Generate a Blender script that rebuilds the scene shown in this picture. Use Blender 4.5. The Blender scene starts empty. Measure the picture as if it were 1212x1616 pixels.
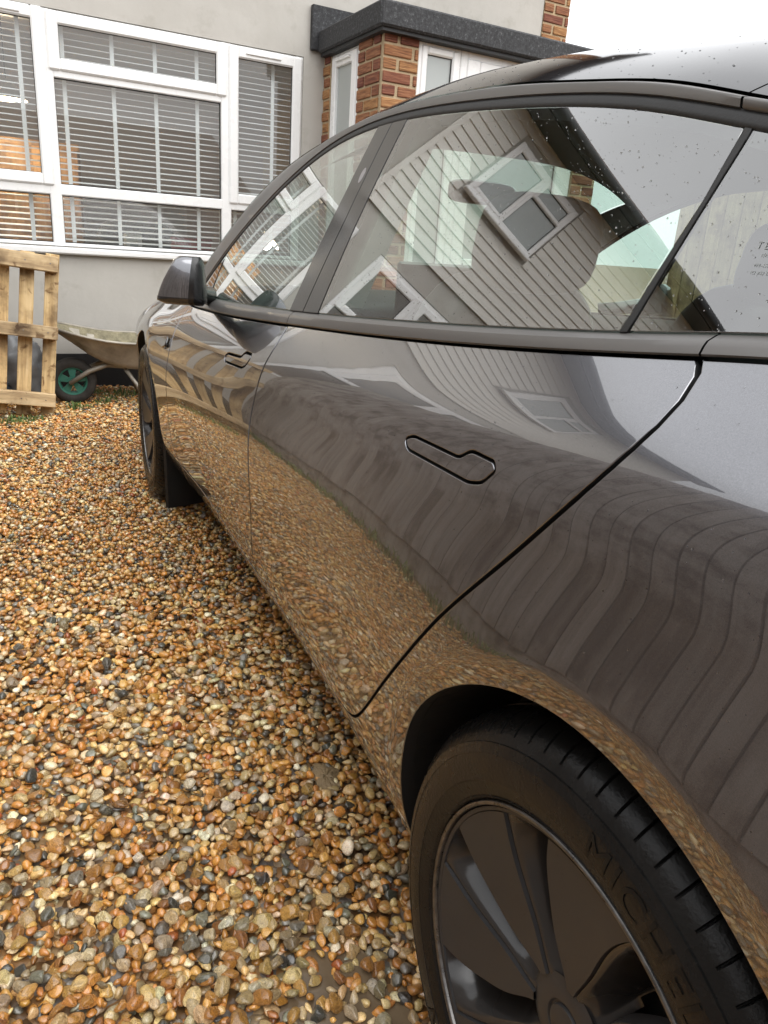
import bpy, bmesh, math, random
import numpy as np
from mathutils import Matrix, Vector
from mathutils.geometry import delaunay_2d_cdt
PI = math.pi
rng = np.random.default_rng(11); random.seed(5)
scene = bpy.context.scene
COL = scene.collection

# ------------------------------------------------------------------ camera
cam = bpy.data.objects.new('camera', bpy.data.cameras.new('camera')); COL.objects.link(cam)
def cam_basis(yaw, pitch, roll):
    f = np.array([math.cos(pitch)*math.cos(yaw), -math.cos(pitch)*math.sin(yaw), -math.sin(pitch)])
    r0 = np.cross(f, [0, 0, 1]); r0 /= np.linalg.norm(r0); u0 = np.cross(r0, f)
    c, s = math.cos(roll), math.sin(roll)
    return c*r0+s*u0, -s*r0+c*u0, f
CP = np.array([-.411905, 1.318895, 1.098396])
CR, CU, CF = cam_basis(.449053, .339359, .070453)
FPX = 1178.474
cam.matrix_world = Matrix(((CR[0], CU[0], -CF[0], CP[0]), (CR[1], CU[1], -CF[1], CP[1]), (CR[2], CU[2], -CF[2], CP[2]), (0, 0, 0, 1)))
cam.data.sensor_fit = 'HORIZONTAL'; cam.data.sensor_width = 36; cam.data.lens = 36*FPX/1212
cam.data.clip_start = .02; cam.data.clip_end = 2000
scene.camera = cam
# ------------------------------------------------------------------ overcast daylight
world = bpy.data.worlds.new('World'); scene.world = world; world.use_nodes = True
wn = world.node_tree.nodes; wl = world.node_tree.links
sky = wn.new('ShaderNodeTexSky'); sky.sky_type = 'NISHITA'; sky.sun_disc = False
SUN_EL, SUN_AZ = math.radians(58), math.radians(238)
sky.sun_elevation = SUN_EL; sky.sun_rotation = SUN_AZ; sky.air_density = 1.0; sky.dust_density = 4.0; sky.ozone_density = 1.0
hs = wn.new('ShaderNodeHueSaturation'); hs.inputs['Saturation'].default_value = .10
ntc = wn.new('ShaderNodeTexCoord'); nn = wn.new('ShaderNodeTexNoise'); nn.inputs['Scale'].default_value = 2.2; nn.inputs['Detail'].default_value = 5; nn.inputs['Roughness'].default_value = .5
mr = wn.new('ShaderNodeMapRange'); mr.inputs[1].default_value = .3; mr.inputs[2].default_value = .7; mr.inputs[3].default_value = .86; mr.inputs[4].default_value = 1.08
mx = wn.new('ShaderNodeVectorMath'); mx.operation = 'SCALE'
bg = wn['Background']; bg.inputs['Strength'].default_value = .15
wl.new(sky.outputs[0], hs.inputs['Color']); wl.new(ntc.outputs['Generated'], nn.inputs['Vector']); wl.new(nn.outputs[0], mr.inputs[0])
cl = wn.new('ShaderNodeMix'); cl.data_type = 'RGBA'; cl.inputs[0].default_value = .88; cl.inputs[7].default_value = (5.6, 5.65, 5.75, 1)   # even cloud layer over the sky
wl.new(hs.outputs[0], cl.inputs[6]); wl.new(cl.outputs[2], mx.inputs[0]); wl.new(mr.outputs[0], mx.inputs['Scale']); wl.new(mx.outputs[0], bg.inputs['Color'])
sun = bpy.data.objects.new('sun', bpy.data.lights.new('sun', 'SUN')); COL.objects.link(sun)
sun.data.energy = 1.5; sun.data.angle = math.radians(85); sun.data.color = (1, .985, .965)
sd = Vector((math.sin(SUN_AZ)*math.cos(SUN_EL), math.cos(SUN_AZ)*math.cos(SUN_EL), math.sin(SUN_EL)))
sun.rotation_euler = sd.to_track_quat('Z', 'Y').to_euler(); sun.location = (0, 0, 12)
scene.view_settings.view_transform = 'Standard'; scene.view_settings.look = 'None'; scene.view_settings.gamma = 1
scene.view_settings.exposure = 1.1
scene.render.engine = 'CYCLES'
scene.cycles.use_denoising = True
scene.cycles.max_bounces = 10; scene.cycles.glossy_bounces = 5; scene.cycles.transparent_max_bounces = 24; scene.cycles.transmission_bounces = 8
scene.cycles.caustics_reflective = False; scene.cycles.caustics_refractive = False

# ------------------------------------------------------------------ helpers
def tag(o, label, cat=None, group=None, kind=None):
    if label: o['label'] = label
    if cat: o['category'] = cat
    if group: o['group'] = group
    if kind: o['kind'] = kind
    return o
def empty(name, loc=(0, 0, 0), rz=0, parent=None):
    o = bpy.data.objects.new(name, None); COL.objects.link(o); o.location = loc; o.rotation_euler = (0, 0, rz); o.empty_display_size = .1
    if parent: o.parent = parent
    return o
def link(name, me, parent=None, loc=None):
    o = bpy.data.objects.new(name, me); COL.objects.link(o)
    if parent: o.parent = parent
    if loc is not None: o.location = loc
    return o
def mesh(name, v, f, mat, smooth=False, normals=None):
    me = bpy.data.meshes.new(name)
    v = np.asarray(v, float)
    me.from_pydata(v.tolist(), [], [list(map(int, q)) for q in f]); me.update()
    if mat is not None: me.materials.append(mat)
    if smooth or normals is not None:
        me.polygons.foreach_set('use_smooth', np.ones(len(me.polygons), bool))
    if normals is not None: me.normals_split_custom_set_from_vertices(np.asarray(normals, float).tolist())
    return me
def obj(name, v, f, mat, parent=None, smooth=False, normals=None, loc=None):
    return link(name, mesh(name, v, f, mat, smooth, normals), parent, loc)
class MB:
    """collects shapes for one mesh"""
    def __init__(s): s.v = []; s.f = []
    def add(s, v, f):
        n = len(s.v); s.v += [tuple(q) for q in v]; s.f += [[i+n for i in q] for q in f]; return s
    def box(s, x0, x1, y0, y1, z0, z1, bev=0):
        if bev <= 0:
            v = [(x, y, z) for z in (z0, z1) for y in (y0, y1) for x in (x0, x1)]
            return s.add(v, [(0, 2, 3, 1), (4, 5, 7, 6), (0, 1, 5, 4), (2, 6, 7, 3), (0, 4, 6, 2), (1, 3, 7, 5)])
        b = min(bev, (x1-x0)*.45, (y1-y0)*.45, (z1-z0)*.45)
        bm = bmesh.new(); bmesh.ops.create_cube(bm, size=1)
        for q in bm.verts: q.co = ((x0+x1)/2+q.co.x*(x1-x0), (y0+y1)/2+q.co.y*(y1-y0), (z0+z1)/2+q.co.z*(z1-z0))
        bmesh.ops.bevel(bm, geom=bm.edges[:], offset=b, segments=1, profile=.5, affect='EDGES')
        bm.verts.index_update(); s.add([q.co[:] for q in bm.verts], [[q.index for q in f.verts] for f in bm.faces]); bm.free(); return s
    def tube(s, pts, rad, n=10, cap=True):
        pts = [Vector(p) for p in pts]; rad = [rad]*len(pts) if np.isscalar(rad) else rad
        rings = []; prev = None
        for i, p in enumerate(pts):
            t = (pts[min(i+1, len(pts)-1)]-pts[max(i-1, 0)]).normalized()
            a = Vector((0, 0, 1)) if abs(t.z) < .9 else Vector((1, 0, 0))
            u = prev-t*prev.dot(t) if prev is not None else a.cross(t)
            u.normalize(); w = t.cross(u); prev = u
            rings.append([p+(u*math.cos(2*PI*k/n)+w*math.sin(2*PI*k/n))*rad[i] for k in range(n)])
        v = [q[:] for r in rings for q in r]; f = [(i*n+k, i*n+(k+1) % n, (i+1)*n+(k+1) % n, (i+1)*n+k) for i in range(len(pts)-1) for k in range(n)]
        if cap: f += [tuple(range(n))[::-1], tuple((len(pts)-1)*n+k for k in range(n))]
        return s.add(v, f)
    def grid(s, P):
        """P (a,b,3)"""
        P = np.asarray(P); a, b = P.shape[:2]
        return s.add(P.reshape(-1, 3), [(i*b+j, i*b+j+1, (i+1)*b+j+1, (i+1)*b+j) for i in range(a-1) for j in range(b-1)])
    def mesh(s, name, mat, smooth=False): return mesh(name, s.v, s.f, mat, smooth)
    def build(s, name, mat, parent=None, smooth=False, loc=None): return obj(name, s.v, s.f, mat, parent, smooth, None, loc)
def auto_smooth(o, deg=35):
    me = o.data; bm = bmesh.new(); bm.from_mesh(me); bm.normal_update()
    for f in bm.faces: f.smooth = True
    for e in bm.edges: e.smooth = not (len(e.link_faces) == 2 and e.calc_face_angle(0) > math.radians(deg))
    bm.to_mesh(me); bm.free(); return o
def fix_normals(o):
    bm = bmesh.new(); bm.from_mesh(o.data); bmesh.ops.recalc_face_normals(bm, faces=bm.faces[:]); bm.to_mesh(o.data); bm.free(); return o
def superell(name, c, r, mat, parent=None, e1=.5, e2=.5, nu=24, nv=14, fn=None):
    """rounded cushion-like solid"""
    sg = lambda w, e: np.sign(w)*np.abs(w)**e
    u = np.linspace(-PI, PI, nu, endpoint=False); w = np.linspace(-PI/2, PI/2, nv)
    v = []; f = []
    for b in w:
        for a in u: v.append((r[0]*sg(math.cos(b), e1)*sg(math.cos(a), e2), r[1]*sg(math.cos(b), e1)*sg(math.sin(a), e2), r[2]*sg(math.sin(b), e1)))
    v = np.array(v)
    if fn is not None: v = fn(v)
    v = v+np.array(c)
    for i in range(nv-1):
        for k in range(nu): f.append((i*nu+k, i*nu+(k+1) % nu, (i+1)*nu+(k+1) % nu, (i+1)*nu+k))
    return obj(name, v, f, mat, parent, True)
def nspl(X, Y):
    X = np.asarray(X, float); Y = np.asarray(Y, float); K = len(X); h = np.diff(X)
    A = np.zeros((K, K)); B = np.zeros(Y.shape); A[0, 0] = A[-1, -1] = 1
    for i in range(1, K-1):
        A[i, i-1] = h[i-1]; A[i, i] = 2*(h[i-1]+h[i]); A[i, i+1] = h[i]
        B[i] = 6*((Y[i+1]-Y[i])/h[i]-(Y[i]-Y[i-1])/h[i-1])
    M = np.linalg.solve(A, B.reshape(K, -1)).reshape(Y.shape)
    def f(x):
        x = np.asarray(x, float); i = np.clip(np.searchsorted(X, x)-1, 0, K-2)
        xc = np.clip(x, X[0]-.2, X[-1]+.2); hh = h[i]; a = (X[i+1]-xc)/hh; b = (xc-X[i])/hh
        if Y.ndim > 1: a = a[..., None]; b = b[..., None]; hh = hh[..., None]
        return a*Y[i]+b*Y[i+1]+((a**3-a)*M[i]+(b**3-b)*M[i+1])*hh**2/6
    return f

# ------------------------------------------------------------------ materials
def mat_new(name):
    m = bpy.data.materials.new(name); m.use_nodes = True
    return m, m.node_tree.nodes, m.node_tree.links, m.node_tree.nodes['Principled BSDF']
def N(nodes, t, **kw):
    n = nodes.new(t)
    for k, v in kw.items():
        if k in ('operation', 'blend_type', 'data_type', 'noise_dimensions', 'feature', 'attribute_name', 'wave_type', 'bands_direction', 'wave_profile', 'attribute_type'): setattr(n, k, v)
        else: n.inputs[k.replace('_', ' ')].default_value = v
    return n
def ramp(nodes, stops):
    r = nodes.new('ShaderNodeValToRGB'); e = r.color_ramp.elements
    while len(e) < len(stops): e.new(.5)
    for q, (p, c) in zip(e, stops): q.position = p; q.color = (*c, 1) if len(c) == 3 else c
    return r
def simple(name, col, rough=.5, metal=0, var=.0, vscale=8., bump=0., bscale=40., coat=0., spec=None, stretch=None, seed_obj=False):
    m, n, l, b = mat_new(name)
    b.inputs['Base Color'].default_value = (*col, 1); b.inputs['Roughness'].default_value = rough; b.inputs['Metallic'].default_value = metal
    b.inputs['Coat Weight'].default_value = coat
    if spec is not None: b.inputs['Specular IOR Level'].default_value = spec
    tc = n.new('ShaderNodeTexCoord'); vec = tc.outputs['Object']
    if stretch or seed_obj:
        mp = n.new('ShaderNodeMapping'); l.new(vec, mp.inputs[0]); vec = mp.outputs[0]
        if stretch: mp.inputs['Scale'].default_value = stretch
        if seed_obj:
            oi = n.new('ShaderNodeObjectInfo'); ml = N(n, 'ShaderNodeMath', operation='MULTIPLY'); ml.inputs[1].default_value = 37.
            l.new(oi.outputs['Random'], ml.inputs[0]); cb = n.new('ShaderNodeCombineXYZ'); [l.new(ml.outputs[0], cb.inputs[k]) for k in range(3)]; l.new(cb.outputs[0], mp.inputs['Location'])
    if var:
        t = N(n, 'ShaderNodeTexNoise', Scale=vscale, Detail=6, Roughness=.6); l.new(vec, t.inputs['Vector'])
        r = ramp(n, [(.25, tuple(c*(1-var) for c in col)), (.5, col), (.75, tuple(min(1, c*(1+var)) for c in col))]); l.new(t.outputs[0], r.inputs[0]); l.new(r.outputs[0], b.inputs['Base Color'])
        rr = N(n, 'ShaderNodeMapRange'); rr.inputs[3].default_value = max(0, rough-.12); rr.inputs[4].default_value = min(1, rough+.12); l.new(t.outputs[0], rr.inputs[0]); l.new(rr.outputs[0], b.inputs['Roughness'])
    if bump:
        t2 = N(n, 'ShaderNodeTexNoise', Scale=bscale, Detail=5, Roughness=.6); l.new(vec, t2.inputs['Vector'])
        bp = n.new('ShaderNodeBump'); bp.inputs['Strength'].default_value = bump; bp.inputs['Distance'].default_value = .01; l.new(t2.outputs[0], bp.inputs['Height']); l.new(bp.outputs[0], b.inputs['Normal'])
    return m
M = {}
def car_paint():
    m, n, l, b = mat_new('grey_metallic_paint')
    tc = n.new('ShaderNodeTexCoord'); v = N(n, 'ShaderNodeTexNoise', Scale=900., Detail=2); l.new(tc.outputs['Object'], v.inputs['Vector'])
    r = ramp(n, [(.3, (.135, .137, .150)), (.7, (.195, .197, .215))]); l.new(v.outputs[0], r.inputs[0]); l.new(r.outputs[0], b.inputs['Base Color'])
    b.inputs['Metallic'].default_value = 1.; b.inputs['Roughness'].default_value = .24
    b.inputs['Coat Weight'].default_value = 1; b.inputs['Coat Roughness'].default_value = .012; b.inputs['Coat IOR'].default_value = 1.95
    return m
def thin_glass(name, tint, ior=1.55, film_haze=0.0):
    m = bpy.data.materials.new(name); m.use_nodes = True; n = m.node_tree.nodes; l = m.node_tree.links
    n.remove(n['Principled BSDF']); out = n['Material Output']
    tr = n.new('ShaderNodeBsdfTransparent'); tr.inputs[0].default_value = (*tint, 1)
    gl = n.new('ShaderNodeBsdfGlossy'); gl.inputs['Roughness'].default_value = .0; gl.inputs[0].default_value = (1, 1, 1, 1)
    lw = n.new('ShaderNodeLayerWeight'); lw.inputs[0].default_value = .5; f0 = ((ior-1)/(ior+1))**2       # Schlick, same from both sides
    p5 = N(n, 'ShaderNodeMath', operation='POWER'); p5.inputs[1].default_value = 5; l.new(lw.outputs['Facing'], p5.inputs[0])
    fr = N(n, 'ShaderNodeMath', operation='MULTIPLY_ADD'); fr.inputs[1].default_value = 1-f0; fr.inputs[2].default_value = f0; l.new(p5.outputs[0], fr.inputs[0])
    # two faces of the pane reflect: R' = 2R/(1+R)
    a = N(n, 'ShaderNodeMath', operation='MULTIPLY'); a.inputs[1].default_value = 2; c = N(n, 'ShaderNodeMath', operation='ADD'); c.inputs[1].default_value = 1
    d = N(n, 'ShaderNodeMath', operation='DIVIDE'); l.new(fr.outputs[0], a.inputs[0]); l.new(fr.outputs[0], c.inputs[0]); l.new(a.outputs[0], d.inputs[0]); l.new(c.outputs[0], d.inputs[1])
    mxs = n.new('ShaderNodeMixShader'); l.new(d.outputs[0], mxs.inputs[0]); l.new(tr.outputs[0], mxs.inputs[1]); l.new(gl.outputs[0], mxs.inputs[2])
    last = mxs
    if film_haze:
        df = n.new('ShaderNodeBsdfDiffuse'); df.inputs[0].default_value = (.6, .6, .58, 1); m2 = n.new('ShaderNodeMixShader'); m2.inputs[0].default_value = film_haze  # even pale haze over the pane: rain film, raised to lighten it
        l.new(mxs.outputs[0], m2.inputs[1]); l.new(df.outputs[0], m2.inputs[2]); last = m2
    l.new(last.outputs[0], out.inputs[0]); return m
def wood(name, c1, c2, c3, rough=.75, axis='z', scale=1., vr=(.75, 1.2), knots=0.):
    m, n, l, b = mat_new(name)
    tc = n.new('ShaderNodeTexCoord'); oi = n.new('ShaderNodeObjectInfo'); ml = N(n, 'ShaderNodeMath', operation='MULTIPLY'); ml.inputs[1].default_value = 53.
    l.new(oi.outputs['Random'], ml.inputs[0]); cb = n.new('ShaderNodeCombineXYZ'); [l.new(ml.outputs[0], cb.inputs[k]) for k in range(3)]
    mp = n.new('ShaderNodeMapping'); l.new(tc.outputs['Object'], mp.inputs[0]); l.new(cb.outputs[0], mp.inputs['Location'])
    mp.inputs['Scale'].default_value = {'z': (30*scale, 30*scale, 2*scale), 'y': (30*scale, 2*scale, 30*scale), 'x': (2*scale, 30*scale, 30*scale)}[axis]
    t = N(n, 'ShaderNodeTexNoise', Scale=1., Detail=8, Roughness=.65, Distortion=.6); l.new(mp.outputs[0], t.inputs['Vector'])
    r = ramp(n, [(.28, c1), (.5, c2), (.72, c3)]); l.new(t.outputs[0], r.inputs[0])
    # weathered blotches
    t2 = N(n, 'ShaderNodeTexNoise', Scale=5., Detail=4, Roughness=.6); mp2 = n.new('ShaderNodeMapping'); l.new(tc.outputs['Object'], mp2.inputs[0]); l.new(cb.outputs[0], mp2.inputs['Location']); l.new(mp2.outputs[0], t2.inputs['Vector'])
    r2 = ramp(n, [(.36, (.26, .21, .17)), (.47, (.80, .76, .72)), (.58, (1.1, 1.1, 1.08))]); l.new(t2.outputs[0], r2.inputs[0])
    t4 = N(n, 'ShaderNodeTexNoise', Scale=17., Detail=3, Roughness=.5, Distortion=.5); l.new(mp2.outputs[0], t4.inputs['Vector']); r4 = ramp(n, [(.60, (1, 1, 1)), (.70, (.30, .21, .14))]); l.new(t4.outputs[0], r4.inputs[0])
    mk = N(n, 'ShaderNodeMix', data_type='RGBA', blend_type='MULTIPLY'); mk.inputs[0].default_value = knots; l.new(r.outputs[0], mk.inputs[6]); l.new(r4.outputs[0], mk.inputs[7]); r = mk
    mu = N(n, 'ShaderNodeMix', data_type='RGBA', blend_type='MULTIPLY'); mu.inputs[0].default_value = .8; l.new(mk.outputs[2], mu.inputs[6]); l.new(r2.outputs[0], mu.inputs[7])
    hv = n.new('ShaderNodeHueSaturation'); vq = N(n, 'ShaderNodeMapRange'); vq.inputs[3].default_value = vr[0]; vq.inputs[4].default_value = vr[1]; l.new(oi.outputs['Random'], vq.inputs[0]); l.new(vq.outputs[0], hv.inputs['Value']); l.new(mu.outputs[2], hv.inputs['Color'])
    l.new(hv.outputs[0], b.inputs['Base Color']); b.inputs['Roughness'].default_value = rough
    bp = n.new('ShaderNodeBump'); bp.inputs['Strength'].default_value = .5; bp.inputs['Distance'].default_value = .004; l.new(t.outputs[0], bp.inputs['Height']); l.new(bp.outputs[0], b.inputs['Normal'])
    return m
def pebble_mat(name, src):
    m, n, l, b = mat_new(name)
    tc = n.new('ShaderNodeTexCoord')
    if src == 'attr':
        a = n.new('ShaderNodeAttribute'); a.attribute_name = 'col'; col = a.outputs['Color']; vec = tc.outputs['Object']; sc = 70.
    else:
        a = n.new('ShaderNodeObjectInfo'); col = a.outputs['Color']; sc = 1.7
        mp = n.new('ShaderNodeMapping'); l.new(tc.outputs['Object'], mp.inputs[0]); ml = N(n, 'ShaderNodeMath', operation='MULTIPLY'); ml.inputs[1].default_value = 71.
        l.new(a.outputs['Random'], ml.inputs[0]); cb = n.new('ShaderNodeCombineXYZ'); [l.new(ml.outputs[0], cb.inputs[k]) for k in range(3)]; l.new(cb.outputs[0], mp.inputs['Location']); vec = mp.outputs[0]
    t = N(n, 'ShaderNodeTexNoise', Scale=sc, Detail=6, Roughness=.65, Distortion=.8); l.new(vec, t.inputs['Vector'])
    r = ramp(n, [(.25, (.42, .36, .30)), (.47, (1, 1, 1)), (.60, (1.0, .96, .88)), (.76, (1.55, 1.5, 1.4))]); l.new(t.outputs[0], r.inputs[0])
    mu = N(n, 'ShaderNodeMix', data_type='RGBA', blend_type='MULTIPLY'); mu.inputs[0].default_value = 1.; l.new(col, mu.inputs[6]); l.new(r.outputs[0], mu.inputs[7])
    t3 = N(n, 'ShaderNodeTexNoise', Scale=sc*7, Detail=4); l.new(vec, t3.inputs['Vector']); r3 = ramp(n, [(.35, (.7, .66, .6)), (.6, (1.08, 1.08, 1.08))]); l.new(t3.outputs[0], r3.inputs[0])
    mu2 = N(n, 'ShaderNodeMix', data_type='RGBA', blend_type='MULTIPLY'); mu2.inputs[0].default_value = .8; l.new(mu.outputs[2], mu2.inputs[6]); l.new(r3.outputs[0], mu2.inputs[7])
    l.new(mu2.outputs[2], b.inputs['Base Color'])
    b.inputs['Roughness'].default_value = .34; b.inputs['Coat Weight'].default_value = .9; b.inputs['Coat Roughness'].default_value = .09
    bp = n.new('ShaderNodeBump'); bp.inputs['Strength'].default_value = .6; bp.inputs['Distance'].default_value = .003 if src == 'attr' else .18; l.new(t.outputs[0], bp.inputs['Height']); l.new(bp.outputs[0], b.inputs['Normal'])
    return m
def render_wall():
    m, n, l, b = mat_new('grey_render'); tc = n.new('ShaderNodeTexCoord')
    t = N(n, 'ShaderNodeTexNoise', Scale=1.3, Detail=7, Roughness=.6); l.new(tc.outputs['Object'], t.inputs['Vector'])
    mp = n.new('ShaderNodeMapping'); mp.inputs["Scale"].default_value = (3, 3, .8); l.new(tc.outputs["Object"], mp.inputs[0]); t1 = N(n, "ShaderNodeTexNoise", Scale=1., Detail=3); l.new(mp.outputs[0], t1.inputs['Vector'])
    ad = N(n, 'ShaderNodeMath', operation='ADD'); l.new(t.outputs[0], ad.inputs[0]); l.new(t1.outputs[0], ad.inputs[1]); hf = N(n, 'ShaderNodeMath', operation='MULTIPLY'); hf.inputs[1].default_value = .5; l.new(ad.outputs[0], hf.inputs[0])
    r = ramp(n, [(.3, (.39, .372, .336)), (.55, (.455, .437, .40)), (.75, (.485, .467, .43))]); l.new(hf.outputs[0], r.inputs[0]); t5 = N(n, 'ShaderNodeTexNoise', Scale=4., Detail=8, Roughness=.7); l.new(tc.outputs['Object'], t5.inputs['Vector']); r5 = ramp(n, [(.30, (.80, .79, .76)), (.46, (1, 1, 1))]); l.new(t5.outputs[0], r5.inputs[0]); m5 = N(n, 'ShaderNodeMix', data_type='RGBA', blend_type='MULTIPLY'); m5.inputs[0].default_value = .8; l.new(r.outputs[0], m5.inputs[6]); l.new(r5.outputs[0], m5.inputs[7]); l.new(m5.outputs[2], b.inputs['Base Color']); b.inputs['Roughness'].default_value = .8
    t2 = N(n, 'ShaderNodeTexNoise', Scale=160., Detail=4); l.new(tc.outputs['Object'], t2.inputs['Vector']); t3 = N(n, 'ShaderNodeTexNoise', Scale=5., Detail=3); l.new(tc.outputs['Object'], t3.inputs['Vector'])
    b1 = n.new('ShaderNodeBump'); b1.inputs['Strength'].default_value = .25; b1.inputs['Distance'].default_value = .004; l.new(t2.outputs[0], b1.inputs['Height'])
    b2 = n.new('ShaderNodeBump'); b2.inputs['Strength'].default_value = .4; b2.inputs['Distance'].default_value = .02; l.new(t3.outputs[0], b2.inputs['Height']); l.new(b1.outputs[0], b2.inputs['Normal']); l.new(b2.outputs[0], b.inputs['Normal'])
    return m
def brick_mat():
    m, n, l, b = mat_new('combed_red_brick'); tc = n.new('ShaderNodeTexCoord'); oi = n.new('ShaderNodeObjectInfo')
    ml = N(n, 'ShaderNodeMath', operation='MULTIPLY'); ml.inputs[1].default_value = 31.; l.new(oi.outputs['Random'], ml.inputs[0]); cb = n.new('ShaderNodeCombineXYZ'); [l.new(ml.outputs[0], cb.inputs[k]) for k in range(3)]
    mp = n.new('ShaderNodeMapping'); mp.inputs['Scale'].default_value = (9, 9, 130); l.new(tc.outputs['Object'], mp.inputs[0]); l.new(cb.outputs[0], mp.inputs['Location'])
    t = N(n, 'ShaderNodeTexNoise', Scale=1., Detail=5, Roughness=.6); l.new(mp.outputs[0], t.inputs['Vector'])
    r = ramp(n, [(.3, (.10, .034, .019)), (.5, (.235, .085, .042)), (.7, (.36, .17, .09))]); l.new(t.outputs[0], r.inputs[0])
    hv = n.new('ShaderNodeHueSaturation'); v1 = N(n, 'ShaderNodeMapRange'); v1.inputs[3].default_value = .62; v1.inputs[4].default_value = 1.35; l.new(oi.outputs['Random'], v1.inputs[0]); l.new(v1.outputs[0], hv.inputs['Value'])
    v2 = N(n, 'ShaderNodeMapRange'); v2.inputs[3].default_value = .485; v2.inputs[4].default_value = .525; l.new(oi.outputs['Random'], v2.inputs[0]); l.new(v2.outputs[0], hv.inputs['Hue']); l.new(r.outputs[0], hv.inputs['Color']); l.new(hv.outputs[0], b.inputs['Base Color'])
    b.inputs['Roughness'].default_value = .85
    bp = n.new('ShaderNodeBump'); bp.inputs['Strength'].default_value = .9; bp.inputs['Distance'].default_value = .006; l.new(t.outputs[0], bp.inputs['Height']); l.new(bp.outputs[0], b.inputs['Normal']); return m
M['paint'] = car_paint()
M['glass'] = thin_glass('green_tinted_car_glass', (.75, .87, .81), 2.2)
M['pane'] = thin_glass('window_pane', (.86, .9, .9), 1.5, .10)
M['gloss_black'] = simple('gloss_black', (.012, .012, .013), .04, coat=1)
M['pillar'] = simple('satin_black_pillar', (.022, .021, .021), .12, coat=.0)
M['roof_glass'] = simple('dark_roof_glass', (.011, .011, .013), .05, coat=0, spec=.22)
M['satin_trim'] = simple('satin_dark_trim', (.15, .144, .138), .42, .5, coat=.1)
M['rubber'] = simple('black_rubber', (.012, .012, .012), .55, bump=.1, bscale=300)
M['tyre'] = simple('wet_tyre_rubber', (.010, .0098, .0096), .27, spec=.25, var=.35, vscale=14, bump=.12, bscale=220)
M['tyre_letter'] = simple('tyre_lettering_rubber', (.0085, .0083, .0081), .4, spec=.22)
M['cover'] = simple('satin_bronze_grey_cover', (.040, .039, .040), .34, .0, spec=.3, var=.12, vscale=30)
M['scoop'] = simple('gloss_dark_scoop', (.03, .028, .027), .16)
M['rim'] = simple('scuffed_alloy_rim', (.16, .155, .15), .3, .85, var=.5, vscale=60)
M['black'] = simple('matt_black_plastic', (.006, .006, .006), .7)
M['inner'] = simple('dark_inner_body', (.004, .004, .004), .8)
M['disc'] = simple('brake_disc_steel', (.2, .19, .18), .4, .9)
M['seat'] = simple('black_leatherette_seat', (.03, .031, .031), .45, bump=.1, bscale=200)
M['headliner'] = simple('grey_headliner', (.42, .43, .41), .9)
M['dash'] = simple('charcoal_dashboard', (.03, .03, .03), .5)
M['drop'] = simple('water_drop', (.9, .9, .9), .0); _b = M['drop'].node_tree.nodes['Principled BSDF']; _b.inputs['Transmission Weight'].default_value = 1; _b.inputs['IOR'].default_value = 1.33
M['upvc'] = simple('white_upvc', (.80, .80, .79), .28, var=.03, vscale=3)
M['slat'] = simple('white_blind_slat', (.78, .77, .76), .45)
M['render'] = render_wall()
M['siding'] = simple('cream_grey_weatherboard', (.64, .62, .57), .55, var=.06, vscale=2.)
M['plinth'] = simple('black_bitumen_plinth', (.012, .012, .013), .6, bump=.3, bscale=60)
M['felt'] = None
M['brick'] = brick_mat()
M['mortar'] = simple('cream_mortar', (.42, .32, .20), .9, var=.2, vscale=20, bump=.6, bscale=120)
M['obscure'] = simple('sky_grey_obscured_glass', (.36, .385, .375), .12, spec=.8)  # flat grey base stands in for sky reflected in the panes
M['pallet'] = wood('pallet_pine', (.27, .17, .08), (.56, .40, .20), (.70, .55, .33), .8, knots=.9)
M['pallet_y'] = wood('pallet_pine_bearer', (.23, .155, .085), (.50, .37, .21), (.62, .50, .32), .8, knots=.9, axis='y')
M['fence'] = wood('brown_fence_board', (.235, .205, .185), (.33, .295, .27), (.40, .36, .335), .8, vr=(.90, 1.1))
M['fence_tan'] = wood('tan_fence_board', (.24, .19, .11), (.38, .30, .18), (.47, .39, .25), .85)
M['galv'] = simple('weathered_galvanised_steel', (.30, .275, .23), .5, .35, var=.42, vscale=9, bump=.15, bscale=30)
M['green'] = simple('green_plastic_rim', (.035, .16, .115), .45, var=.15, vscale=30)
M['barrow_tyre'] = simple('muddy_barrow_tyre', (.035, .031, .027), .85, var=.5, vscale=18, bump=.4, bscale=60)
M['bag'] = simple('crumpled_grey_plastic', (.16, .165, .17), .35, var=.4, vscale=6, bump=.4, bscale=10)
M['grass'] = simple('grass_green', (.12, .18, .05), .6, var=.5, vscale=20)
M['moss'] = simple('mossy_grime', (.20, .178, .115), .9, var=.5, vscale=20, bump=.5, bscale=60)
def felt():
    m, n, l, b = mat_new('mineral_roofing_felt'); tc = n.new('ShaderNodeTexCoord')
    t = N(n, 'ShaderNodeTexNoise', Scale=55., Detail=6, Roughness=.75); l.new(tc.outputs['Object'], t.inputs['Vector'])
    r = ramp(n, [(.40, (.014, .0145, .016)), (.58, (.036, .037, .040)), (.72, (.15, .155, .16))]); l.new(t.outputs[0], r.inputs[0]); l.new(r.outputs[0], b.inputs['Base Color']); b.inputs['Roughness'].default_value = .75
    bp = n.new('ShaderNodeBump'); bp.inputs['Strength'].default_value = .6; bp.inputs['Distance'].default_value = .006; l.new(t.outputs[0], bp.inputs['Height']); l.new(bp.outputs[0], b.inputs['Normal']); return m
M['felt'] = felt()
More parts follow.
